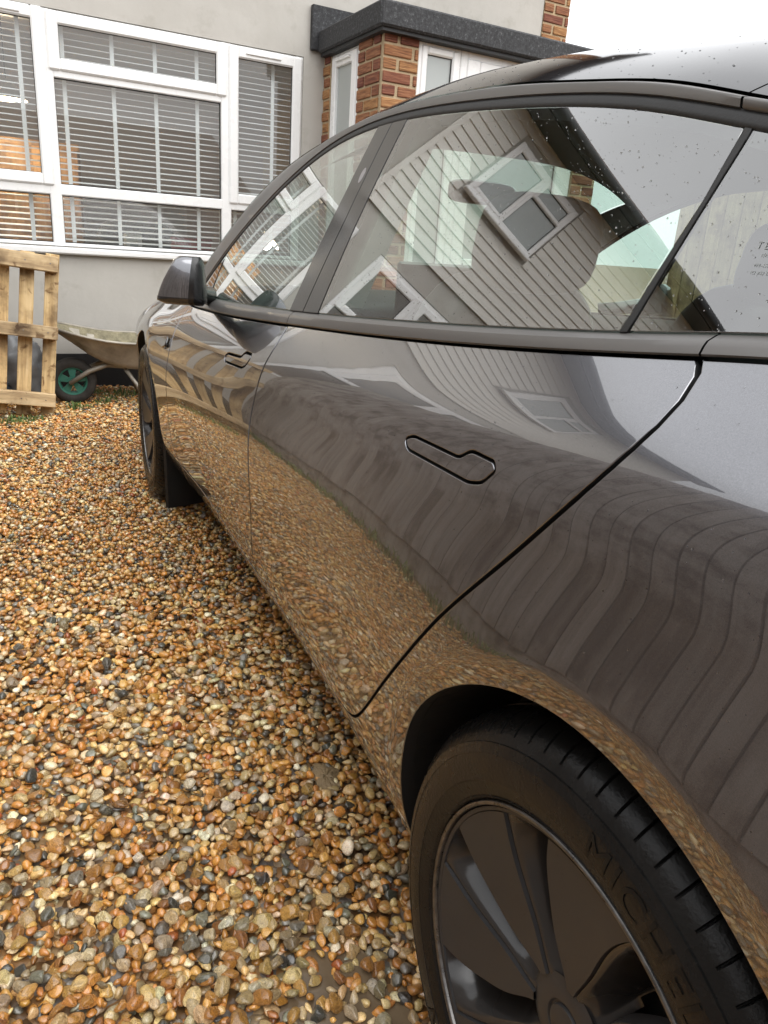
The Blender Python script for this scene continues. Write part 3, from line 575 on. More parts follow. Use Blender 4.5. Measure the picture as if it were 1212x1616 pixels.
# ------------------------------------------------------------------ house across the road (seen in the window reflections)
opp = empty('opposite_house', (-15, 0, 0)); tag(opp, 'plain red brick house across the road behind the drive', 'house')
M['far_brick'] = simple('far_brickwork', (.20, .10, .065), .9, var=.2, vscale=4)
ob = MB(); 
def wall_x(mb, x, y0, y1, z0, z1, holes):
    ys = sorted({y0, y1, *[h[0] for h in holes], *[h[1] for h in holes]}); zs = sorted({z0, z1, *[h[2] for h in holes], *[h[3] for h in holes]})
    for a, b in zip(ys, ys[1:]):
        for c, d in zip(zs, zs[1:]):
            if not any(h[0] <= a and b <= h[1] and h[2] <= c and d <= h[3] for h in holes): mb.add([(x, a, c), (x, b, c), (x, b, d), (x, a, d)], [(0, 1, 2, 3)])
oh = [(y, y+1.6, z, z+1.2) for y in (-6.2, -2.6, 3.8) for z in (1.0,)]+[(.4, 1.4, .02, 2.2)]
wall_x(ob, 0, -8, 7, 0, 2.6, oh); ob.box(-7, -.1, -8, -7.9, 0, 2.6); ob.box(-7, -.1, 6.9, 7, 0, 2.6); ob.build('brick_wall', M['far_brick'], opp)
for a, b, c, d in oh[:-1]:
    f = MB(); 
    for q in ((a, a+.08, c, d), (b-.08, b, c, d), (a+.08, b-.08, c, c+.08), (a+.08, b-.08, d-.08, d), ((a+b)/2-.04, (a+b)/2+.04, c+.08, d-.08)): f.box(-.08, -.02, *q)
    wo = f.build('window', M['upvc'], opp); obj('pane', [(-.06, a, c), (-.06, b, c), (-.06, b, d), (-.06, a, d)], [(0, 1, 2, 3)], M['obscure'], wo)
MB().box(-.1, -.04, .4, 1.4, .02, 2.2).build('door', simple('dark_blue_door', (.03, .04, .09), .4), opp)
rr_ = MB(); rr_.add([(.4, -8.3, 2.5), (.4, 7.3, 2.5), (-3.5, 7.3, 4.6), (-3.5, -8.3, 4.6), (-7.4, -8.3, 2.5), (-7.4, 7.3, 2.5)], [(0, 1, 2, 3), (3, 2, 5, 4)]); rr_.add([(0, -8, 2.6), (-7, -8, 2.6), (-3.5, -8, 4.5)], [(0, 1, 2)]); rr_.add([(0, 7, 2.6), (-7, 7, 2.6), (-3.5, 7, 4.5)], [(2, 1, 0)]); rr_.build('roof', M['tile'], opp)
# ------------------------------------------------------------------ the car: surfaces y(x,z) of its left side (x forward from the rear axle)
f_zc = nspl([-1.1, -.5, 0, .4, 1.15, 2.2, 2.9, 3.7], [.972, .972, .957, .905, .846, .795, .77, .745])
f_zb = nspl([-1.1, -.5, -.02, .12, .6, 1.18, 1.95, 2.45, 2.9, 3.7], [1.03, 1.05, 1.038, 1.022, .973, .928, .879, .860, .842, .80])
STX = [-1.1, -.5, 0, .35, .8, 1.4, 2.0, 2.5, 2.875, 3.3, 3.8]
STY = np.array([
 [.74, .80, .85, .865, .87, .87, .855, .82, .79, .75],
 [.78, .84, .892, .908, .918, .915, .896, .864, .834, .79],
 [.80, .86, .908, .921, .926, .916, .896, .869, .841, .802],
 [.795, .846, .886, .904, .915, .908, .890, .867, .842, .806],
 [.772, .821, .864, .887, .899, .896, .880, .861, .838, .808],
 [.770, .819, .861, .886, .897, .894, .878, .859, .838, .808],
 [.775, .824, .862, .888, .901, .897, .880, .858, .836, .802],
 [.800, .850, .893, .906, .912, .905, .885, .860, .832, .79],
 [.810, .860, .900, .912, .918, .912, .888, .850, .800, .74],
 [.77, .820, .850, .862, .868, .862, .842, .81, .765, .71],
 [.70, .750, .770, .78, .785, .78, .76, .73, .69, .64]])
f_tab = nspl(STX, STY)
KZ = [.165, .235, .33, .45, .56, .69]
ARCHES = ((-.012, .334, .372), (2.868, .334, .372))
def Yside(x, z):
    x, z = np.broadcast_arrays(np.asarray(x, float), np.asarray(z, float)); sh = x.shape; x = x.ravel(); z = z.ravel()
    zc = f_zc(x); zb = f_zb(x); y = f_tab(x); n_ = len(x); K = 10
    Zk = np.empty((n_, K)); Zk[:, :6] = KZ; Zk[:, 6] = .69+.55*(zc-.69); Zk[:, 7] = zc; Zk[:, 8] = zc+.45*(zb-zc); Zk[:, 9] = zb
    h = np.diff(Zk, axis=1); a = h[:, :-1]; b = 2*(h[:, :-1]+h[:, 1:]); c = h[:, 1:]; d = 6*np.diff(np.diff(y, axis=1)/h, axis=1)
    n = K-2; cp = np.zeros((n_, n)); dp = np.zeros((n_, n)); cp[:, 0] = c[:, 0]/b[:, 0]; dp[:, 0] = d[:, 0]/b[:, 0]
    for i in range(1, n):
        m = b[:, i]-a[:, i]*cp[:, i-1]; cp[:, i] = c[:, i]/m; dp[:, i] = (d[:, i]-a[:, i]*dp[:, i-1])/m
    Mm = np.zeros((n_, K)); Mm[:, n] = dp[:, n-1]
    for i in range(n-2, -1, -1): Mm[:, i+1] = dp[:, i]-cp[:, i]*Mm[:, i+2]
    idx = np.clip((z[:, None] > Zk).sum(1)-1, 0, K-2); r = np.arange(n_)
    z0 = Zk[r, idx]; z1 = Zk[r, idx+1]; hh = z1-z0; zz = np.clip(z, Zk[:, 0]-.03, Zk[:, 9]+.03); A = (z1-zz)/hh; B = (zz-z0)/hh
    out = A*y[r, idx]+B*y[r, idx+1]+((A**3-A)*Mm[r, idx]+(B**3-B)*Mm[r, idx+1])*hh**2/6
    for wx, wz, wr in ARCHES:                 # flared lips round the wheel openings
        rr = np.hypot(x-wx, z-wz)-wr; up = np.clip((z-.12)/.25, 0, 1); up = up*up*(3-2*up)
        out = out-.13*up*.003*np.logaddexp(0, (.034-np.clip(rr, -.02, 1))/.003)
    return out.reshape(sh)
f_zt = nspl([-1.1, -.5, 0, .13, .31, .66, 1.28, 2.09, 2.6], [1.0, 1.05, 1.054, 1.040, 1.022, .993, .950, .907, .885])
f_yt = nspl([-1.1, -.5, -.1, .3, 1.0, 1.6, 2.1, 2.7], [.69, .755, .785, .797, .799, .790, .772, .735])
def Yglass(x, z):
    t = np.asarray(z, float)-f_zt(x); return f_yt(x)-.38*t-.15*t*t
f_gt = nspl([-.30, -.1, .136, .285, .435, .698, 1.004, 1.177, 1.46, 1.69, 1.92, 2.18, 2.4], [1.105, 1.165, 1.222, 1.255, 1.279, 1.308, 1.330, 1.333, 1.310, 1.255, 1.172, 1.052, .93])     # glass top
f_rs = nspl([-.85, -.4, -.1, .136, .267, .43, .657, .838, 1.059, 1.319, 1.60, 1.832, 2.136, 2.456, 2.66], [1.03, 1.125, 1.195, 1.249, 1.282, 1.309, 1.339, 1.354, 1.366, 1.360, 1.336, 1.302, 1.214, 1.069, .955])   # roof seam
def surf(F, x, z, d=0.):
    """point and normal of y=F(x,z), sunk by d along the normal"""
    h = 1e-3; y = F(x, z); fx = (F(x+h, z)-F(x-h, z))/(2*h); fz = (F(x, z+h)-F(x, z-h))/(2*h)
    n = np.stack([-fx, np.ones_like(fx), -fz], -1); n /= np.linalg.norm(n, axis=-1, keepdims=True)
    return np.stack([x, y, z], -1)-n*d, n
def resample(poly, step):
    poly = np.asarray(poly, float); out = []
    for a, b in zip(poly, np.roll(poly, -1, 0)):
        k = max(1, int(math.ceil(np.linalg.norm(b-a)/step))); out += [a+(b-a)*i/k for i in range(k)]
    return np.array(out)
def smooth_curve(pts, n=40):
    pts = np.asarray(pts, float); s = np.r_[0, np.cumsum(np.linalg.norm(np.diff(pts, axis=0), axis=1))]
    return nspl(s, pts)(np.linspace(0, s[-1], n))
def round_corners(poly, r, n=5):
    poly = [np.array(p, float) for p in poly]; out = []
    for i, p in enumerate(poly):
        a = poly[i-1]-p; b = poly[(i+1) % len(poly)]-p; la, lb = np.linalg.norm(a), np.linalg.norm(b); d = min(r, la*.45, lb*.45)
        if r <= 0: out.append(p); continue
        q0, q1 = p+a/la*d, p+b/lb*d
        for t in np.linspace(0, 1, n): out.append((1-t)**2*q0+2*t*(1-t)*p+t*t*q1)
    return np.array(out)
def offset(poly, d):
    """inward offset of a counter-clockwise polygon"""
    p = np.asarray(poly); e = np.roll(p, -1, 0)-p; L = np.linalg.norm(e, axis=1, keepdims=True); L[L == 0] = 1; e = e/L; n = np.stack([-e[:, 1], e[:, 0]], 1); nb = n+np.roll(n, 1, 0)
    k = np.clip((nb*n).sum(1, keepdims=True), .5, 2); return p+nb/k*d
def area(p): p = np.asarray(p); q = np.roll(p, -1, 0); return .5*np.sum(p[:, 0]*q[:, 1]-q[:, 0]*p[:, 1])
def ccw(p): p = np.asarray(p, float); return p if area(p) > 0 else p[::-1]
def inside(poly, q):
    poly = np.asarray(poly); x, y = q[:, 0], q[:, 1]; r = np.zeros(len(q), bool); j = len(poly)-1
    for i in range(len(poly)):
        a, b = poly[i], poly[j]
        c = (a[1] > y) != (b[1] > y)
        with np.errstate(divide='ignore', invalid='ignore'): r ^= c & (x < (b[0]-a[0])*(y-a[1])/(b[1]-a[1])+a[0])
        j = i
    return r
def dist_poly(poly, q):
    d = np.full(len(q), 9.)
    for a, b in zip(poly, np.roll(poly, -1, 0)):
        e = b-a; L2 = e@e
        if L2 == 0: continue
        t = np.clip(((q-a)@e)/L2, 0, 1); d = np.minimum(d, np.linalg.norm(q-a-t[:, None]*e, axis=1))
    return d
def tri_region(loops, step):
    """constrained triangulation of outer loop minus holes with a grid inside; returns 2-D points and triangles"""
    allp = np.concatenate(loops); lo, hi = loops[0].min(0), loops[0].max(0)
    gx, gz = np.meshgrid(np.arange(lo[0]+step/2, hi[0], step), np.arange(lo[1]+step/2, hi[1], step)); g = np.stack([gx.ravel()+((np.round((gz.ravel()-lo[1])/step-.5) % 2)*.5)*step, gz.ravel()], 1)
    k = inside(loops[0], g)
    for h in loops[1:]: k &= ~inside(h, g)
    g = g[k]; dd = np.min([dist_poly(l_, g) for l_ in loops], axis=0); g = g[dd > step*.45]
    pts = np.concatenate([allp, g]); ed = []; o = 0
    for l_ in loops: ed += [(o+i, o+(i+1) % len(l_)) for i in range(len(l_))]; o += len(l_)
    r = delaunay_2d_cdt([Vector(p) for p in pts.tolist()], ed, [], 0, 1e-7)
    v = np.array([p[:] for p in r[0]]); t = np.array([f_ for f_ in r[2] if len(f_) == 3]); c = v[t].mean(1); k = inside(loops[0], c)
    for h in loops[1:]: k &= ~inside(h, c)
    t = t[k]; e1 = v[t[:, 1]]-v[t[:, 0]]; e2 = v[t[:, 2]]-v[t[:, 0]]; s = e1[:, 0]*e2[:, 1]-e1[:, 1]*e2[:, 0]
    t[s < 0] = t[s < 0][:, ::-1]; return v, t[np.abs(s) > 1e-12]
def panel(name, outer, F, mat, parent, holes=(), gap=.0019, step=.02, edge=.003, depth=.014, bstep=.012, sink=0.):
    """a body panel or pane on y=F(x,z): outline in (x,z), rolled edges, real shut-line gap"""
    loops = [ccw(resample(outer, bstep))]+[ccw(resample(h, bstep*.5)) for h in holes]
    r0 = [offset(loops[0], gap+edge)]+[offset(h, -(gap+edge)) for h in loops[1:]]
    v2, t = tri_region(r0, step)
    P0, N0 = surf(F, v2[:, 0], v2[:, 1], sink); V = [P0]; NN = [N0]; FF = [q[::-1] for q in t]; MI = [0]*len(FF)   # seen from +y: x right, z up is mirrored
    base = len(v2)
    for li, l_ in enumerate(loops):
        sgn = 1 if li == 0 else -1; a = r0[li]; prev = None; m = len(l_)
        out2 = l_-a; out2 = out2/np.maximum(np.linalg.norm(out2, axis=1, keepdims=True), 1e-9)
        for q, (off, dep, mix) in enumerate(((gap+edge, 0, 0.), (gap+edge*.3, edge*.3, .5), (gap, edge, 1.), (gap, depth, 1.2))):
            pp = offset(l_, sgn*off); p3, n3 = surf(F, pp[:, 0], pp[:, 1], dep+sink)
            o3 = np.stack([out2[:, 0], np.zeros(m), out2[:, 1]], 1); nn = n3*(1-min(mix, 1))+o3*mix+n3*.05; nn /= np.linalg.norm(nn, axis=1, keepdims=True)
            V.append(p3); NN.append(nn)
            if prev is not None:
                for i in range(m):
                    j = (i+1) % m; f4 = (prev+i, prev+j, base+j, base+i); FF.append(f4 if sgn > 0 else f4[::-1]); MI.append(1 if q == 3 else 0)
            prev = base; base += m
    o = obj(name, np.concatenate(V), FF, mat, parent, True, np.concatenate(NN))
    if mat is M['paint']: o.data.materials.append(M['inner']); o.data.polygons.foreach_set('material_index', MI)     # return flange coloured near black to paint shade into the shut line
    return o
def strip(name, xs, rows, mat, parent, smooth=True):
    """rows: list of functions x->(y,z) from bottom to top"""
    P_ = np.stack([np.stack([xs, *r(xs)], -1) for r in rows], 0); mb = MB().grid(P_[:, ::-1]); return mb.build(name, mat, parent, smooth)
def sheet(name, P_, mat, parent, smooth=True): return MB().grid(P_).build(name, mat, parent, smooth)

car = empty('car'); tag(car, 'dark grey metallic saloon car wet with rain parked on the gravel', 'car')
# --- outlines in (x,z)
def zline(f, a, b, n): xs = np.linspace(a, b, n); return np.stack([xs, f(xs)], 1)
seam_r = smooth_curve([(.062, 1.033), (.046, 1.010), (.044, .981), (.068, .927), (.124, .858), (.204, .769), (.262, .701), (.335, .604), (.443, .475)], 34)
seam_r2 = smooth_curve([(.443, .475), (.505, .405), (.56, .355), (.605, .332), (.66, .319)], 16)
seam_m = smooth_curve([(1.19, .928), (1.188, .849), (1.205, .745), (1.192, .664), (1.182, .6), (1.197, .465), (1.235, .38), (1.265, .315)], 40)
rear_door_poly = np.concatenate([zline(f_zb, .062, 1.19, 40), seam_m[1:], [(1.1, .310), (.86, .312)], seam_r2[::-1], seam_r[::-1][1:-1]])
seam_f = smooth_curve([(2.335, .865), (2.31, .80), (2.262, .705), (2.268, .60), (2.285, .50), (2.29, .40), (2.262, .338), (2.21, .317)], 36)
front_door_poly = np.concatenate([zline(f_zb, 1.19, 2.335, 40), seam_f[1:], [(2.0, .315), (1.7, .312), (1.4, .311)], seam_m[::-1][:-1]])
hx0, hz0 = .338, .871
rear_handle = round_corners([(.453, .861), (.432, .8695), (.306, .8755), (.284, .8895), (.234, .8910), (.2265, .884), (.245, .8655), (.272, .8575), (.438, .8515)], .009, 5)
front_handle = rear_handle+np.array([1.090, -.0525])+np.stack([np.zeros(len(rear_handle)), -(rear_handle[:, 0]-.34)*.03], 1)
def arc(cx, cz, r, a0, a1, n): t = np.radians(np.linspace(a0, a1, n)); return np.stack([cx+r*np.cos(t), cz+r*np.sin(t)], 1)
ax_, az_, ar_ = ARCHES[0]
quarter_poly = np.concatenate([[(-.62, .30), (-.62, .5)], [(-.62, .8)], zline(f_zb, -.62, .062, 26), seam_r[1:], seam_r2[1:], [(.70, .243)], [(.55, .200), (.40, .178)], arc(ax_, az_, ar_, -14, 194, 70)[0:], [(-.45, .20), (-.62, .22)]])
ax2, az2, ar2 = ARCHES[1]
fender_poly = np.concatenate([zline(f_zb, 2.335, 3.28, 30), [(3.28, .55), (3.28, .30)], arc(ax2, az2, ar2, -12, 198, 70), [(2.42, .19), (2.36, .185), (2.30, .19), (2.24, .25)], seam_f[::-1][:-1]])
sill_poly = np.array([(.70, .243), (.55, .200), (.56, .185), (1.0, .165), (1.8, .165), (2.28, .18), (2.24, .25), (2.215, .313), (2.0, .3115), (1.4, .308), (1.1, .3065), (.86, .3085), (.675, .315)])
PT = {}
PT['rear_door'] = panel('rear_door', rear_door_poly, Yside, M['paint'], car, [rear_handle], step=.013, bstep=.009, edge=.0015, gap=.0025)
panel('door_handle', rear_handle, Yside, M['paint'], PT['rear_door'], gap=.0010, step=.008, edge=.0013, depth=.012, bstep=.004, sink=.0003)
PT['front_door'] = panel('front_door', front_door_poly, Yside, M['paint'], car, [front_handle], step=.018, edge=.0018, gap=.0042)
panel('door_handle', front_handle, Yside, M['paint'], PT['front_door'], gap=.0010, step=.01, edge=.0013, depth=.012, bstep=.005, sink=.0003)
PT['quarter'] = panel('quarter_panel', quarter_poly, Yside, M['paint'], car, step=.011, bstep=.008, edge=.0016, gap=.0022, depth=.03)
PT['fender'] = panel('front_fender', fender_poly, Yside, M['paint'], car, step=.02, depth=.03)
PT['sill'] = panel('sill', sill_poly, Yside, M['paint'], car, step=.02)
# dark shell behind the gaps
shell_poly = np.concatenate([zline(f_zb, -.6, 3.26, 60)[:]-[0, .004], [(3.26, .30)], arc(ax2, az2, ar2+.006, -10, 196, 40), [(2.40, .20), (.56, .20)], arc(ax_, az_, ar_+.006, -12, 192, 40), [(-.6, .26)]])
panel('inner_body', shell_poly, lambda x, z: Yside(x, z)-.017, M['inner'], car, step=.04, bstep=.03, gap=.004, depth=.03)
# --- glass
gz_top = lambda a, b, n: zline(f_gt, a, b, n)
rear_glass = np.concatenate([zline(f_zt, .1735, 1.033, 30), [(1.026, 1.12), (1.012, f_gt(1.012))], gz_top(1.0, .1405, 30)[1:], [(.1465, 1.16)]])
front_glass = np.concatenate([zline(f_zt, 1.222, 2.180, 30), [(2.19, .98), (2.176, 1.046)], gz_top(2.14, 1.165, 34), [(1.178, 1.2)]])
quarter_glass = np.concatenate([zline(f_zt, -.30, .163, 14), [(.1335, 1.2)], gz_top(.1305, -.285, 14)])
sail_glass = np.array([(2.205, .905), (2.205, 1.03), (2.28, .99), (2.38, .912), (2.39, .895)])
PT['rglass'] = panel('window_pane', rear_glass, Yglass, M['glass'], PT['rear_door'], step=.02, bstep=.015, gap=.001, edge=.0015, depth=.004)
PT['fglass'] = panel('window_pane', front_glass, Yglass, M['glass'], PT['front_door'], step=.025, bstep=.02, gap=.001, edge=.0015, depth=.004)
PT['qglass'] = panel('window_pane', quarter_glass, Yglass, M['glass'], car, step=.02, bstep=.015, gap=.001, edge=.0015, depth=.004)
panel('sail_window', sail_glass, Yglass, M['gloss_black'], PT['front_door'], step=.02, gap=.001, depth=.004)
bp_front = np.array([(1.222, f_zt(1.222)), (1.129, f_zt(1.129)), (1.10, 1.15), (1.088, f_gt(1.088)), (1.165, f_gt(1.165)), (1.178, 1.2)])
bp_rear = np.array([(1.127, f_zt(1.127)), (1.033, f_zt(1.033)), (1.026, 1.12), (1.012, f_gt(1.012)), (1.086, f_gt(1.086)), (1.098, 1.15)])
pil = panel('pillar_cover', bp_front, Yglass, M['pillar'], PT['front_door'], step=.03, gap=.0006, edge=.001, depth=.01, sink=-.001)
pil2 = panel('pillar_cover', bp_rear, Yglass, M['pillar'], PT['rear_door'], step=.03, gap=.0006, edge=.001, depth=.01, sink=-.001)
bc = arc(1.118, 1.233, .011, 0, 360, 25)[:-1]*[1, 1]; bc[:, 1] = 1.233+(bc[:, 1]-1.233)*1.35
panel('pillar_camera', bc, Yglass, simple('camera_window', (.22, .21, .22), .2), PT['front_door'], step=.01, gap=.0, edge=.0004, depth=.001, bstep=.003, sink=-.0014)
# divider between door glass and quarter glass, bright glass-edge lines
dv = np.array([(.163, f_zt(.163)), (.1735, f_zt(.1735)), (.1465, 1.16), (.1405, f_gt(.1405)), (.1305, f_gt(.1305)), (.1335, 1.2)])
panel('window_divider', dv, Yglass, M['rubber'], PT['rear_door'], step=.02, gap=.0002, edge=.001, depth=.006, sink=-.0008)
def run(name, xs, zf, w, h, mat, parent, F=Yglass):
    """a moulding along z=zf(x) on surface F: half width w, height h"""
    prof = [(-1, -.002), (-.9, h*.6), (-.4, h), (.4, h), (.9, h*.6), (1, -.002)]; rows = []
    for s, d in prof:
        p3, n3 = surf(F, xs, zf(xs)+s*w, -d); rows.append(p3)
    return sheet(name, np.stack(rows, 0)[:, ::-1], mat, parent)
xq = np.linspace(-.30, 2.42, 90)
run('window_seal', xq, lambda x: f_gt(x)+.006, .0075, .002, M['rubber'], car)
# satin rail between the seal and the roof: lower face, fold, upper face
def rail_rows(a, b, n=80):
    xs = np.linspace(a, b, n); z0 = f_gt(xs)+.0125; z1 = f_rs(xs)-.0025; z1 = np.maximum(z1, z0+.012)
    rows = []
    for s, d in ((0, -.004), (.03, .004), (.45, .0075), (.62, .0075), (.9, .001), (1, -.006)):
        p3, n3 = surf(Yglass, xs, z0+(z1-z0)*s, -d); rows.append(p3)
    return np.stack(rows, 0)[:, ::-1]
auto_smooth(sheet('roof_rail', rail_rows(.155, 2.52), M['satin_trim'], car), 30); sheet('roof_rail', rail_rows(-.80, .1515, 30), M['satin_trim'], car)
# belt trim between paint and glass, split at the doors
def belt(a, b, parent, n=40):
    xs = np.linspace(a, b, n); zb = f_zb(xs); zt = f_zt(xs); pb = Yside(xs, zb); pt = Yglass(xs, zt); rows = []
    for s, d in ((-.02, -.006), (.02, .003), (.12, .0055), (.45, .0065), (.70, .0060), (.80, .0035), (.98, -.001), (1.02, -.006)):
        rows.append(np.stack([xs, pb+(pt-pb)*s+d, zb+(zt-zb)*s], 1))
    return auto_smooth(sheet('belt_trim', np.stack(rows, 0)[:, ::-1], M['satin_trim'], parent), 28)
belt(.060, 1.1885, PT['rear_door']); belt(1.1915, 2.40, PT['front_door']); belt(-.62, .0575, car)
# C-pillar behind the quarter glass
cp_poly = np.concatenate([zline(f_zt, -.80, -.30, 12), zline(f_gt, -.30, -.26, 3)[1:]+[0, .012], zline(lambda x: f_rs(x)-.004, -.30, -.80, 12)])
panel('rear_pillar', np.concatenate([zline(f_zt, -.80, -.295, 12), [(-.295, f_rs(-.295)-.006)], zline(lambda x: f_rs(x)-.006, -.34, -.80, 12)]), Yglass, M['paint'], car, step=.03, gap=.001, sink=.001)
# --- roof, screens, bonnet, boot, bumpers (whole width)
def roof_P(x0, x1, n, m=41, zoff=0., yoff=0.):
    xs = np.linspace(x0, x1, n); zr = f_rs(xs); yr = Yglass(xs, zr)-.002; h = np.interp(xs, [-.85, -.4, .3, 1.0, 1.7, 2.2, 2.66], [.05, .085, .105, .115, .115, .10, .05]); q = np.linspace(-1, 1, m); q = np.sign(q)*(1-(1-abs(q))**1.6)
    Y = (yr-yoff)[:, None]*q[None]; Zz = (zr+zoff)[:, None]+h[:, None]*(1-np.abs(q[None])**3.4); return np.stack([np.repeat(xs[:, None], m, 1), Y, Zz], -1)
PT['roof'] = sheet('roof', roof_P(.16, 1.62, 60), M['roof_glass'], car); sheet('windscreen', roof_P(1.623, 2.66, 40), M['glass'], car); sheet('rear_window', roof_P(-.80, .157, 40), M['roof_glass'], car)
sheet('headliner', roof_P(.0, 1.75, 30, zoff=-.045, yoff=.03), M['headliner'], car)
def bonnet():
    xs = np.linspace(2.45, 3.70, 40); q = np.linspace(-1, 1, 31); zb = f_zb(xs); yb = Yside(np.minimum(xs, 3.28), zb)*np.where(xs > 3.28, np.sqrt(np.clip(1-(np.maximum(xs-3.28, 0)/.46)**2.4, 0, 1)), 1)-.002
    h = np.interp(xs, [2.45, 2.8, 3.3, 3.7], [.075, .085, .075, .03]); return np.stack([np.repeat(xs[:, None], 31, 1), yb[:, None]*q[None], zb[:, None]+h[:, None]*(1-np.abs(q[None])**2.2)+0*q[None]], -1)
sheet('bonnet', bonnet(), M['paint'], car)
def end_cap(name, xe, sgn, length, z0, z1, nz=20):
    zs = np.linspace(z0, z1, nz); t = np.linspace(0, PI, 41); Pp = []
    for z in zs:
        yw = float(Yside(np.array([xe]), np.array([z]))[0]); bul = 1-.12*abs((z-.5)/.5)**2
        Pp.append(np.stack([xe+sgn*length*bul*np.abs(np.sin(t))**.72, yw*np.sign(np.cos(t))*np.abs(np.cos(t))**.62, np.full(41, z)], 1))
    return sheet(name, np.stack(Pp, 0), M['paint'], car)
end_cap('rear_bumper', -.622, -1, .40, .22, 1.045); end_cap('front_bumper', 3.282, 1, .44, .22, .80)
xs = np.linspace(-.62, -1.0, 14); q = np.linspace(-1, 1, 25)
sheet('boot_lid', np.stack([np.repeat(np.linspace(-.62, -1.005, 14)[:, None], 25, 1), np.outer(np.interp(np.linspace(0, 1, 14), [0, .6, .9, 1], [.76, .70, .55, .35]), q), np.outer(np.linspace(1.05, 1.075, 14), np.ones(25))+.02*(1-q[None]**2)], -1), M['paint'], car)
for sy in (1, -1):
    tl = superell('tail_light', (-.93, sy*.62, .93), (.06, .19, .05), simple('red_lens', (.25, .01, .01), .08, coat=1), car); hl = superell('headlight', (3.52, sy*.66, .66), (.16, .13, .05), simple('clear_lens', (.5, .5, .52), .05, coat=1), car)
MB().box(-.9, 3.6, -.74, .74, .15, .19).build('underbody', M['black'], car)
# wheel-arch liners
for wx, wz, wr in ARCHES:
    for sy in (1, -1):
        t = np.radians(np.linspace(-25, 205, 40)); Pp = np.stack([np.stack([wx+(wr+.004-.0*k)*np.cos(t), np.full(40, sy*yy), wz+(wr+.004)*np.sin(t)], 1) for k, yy in enumerate((.905, .80, .62, .56))], 0)
        Pp[0, :, 1] = sy*(Yside(Pp[0, :, 0], Pp[0, :, 2])-.022)
        mb = MB().grid(Pp); c = [(wx+(wr+.004)*math.cos(a), sy*.56, wz+(wr+.004)*math.sin(a)) for a in t]; mb.add(c, [tuple(range(40))]); mb.build('arch_liner', M['black'], car)
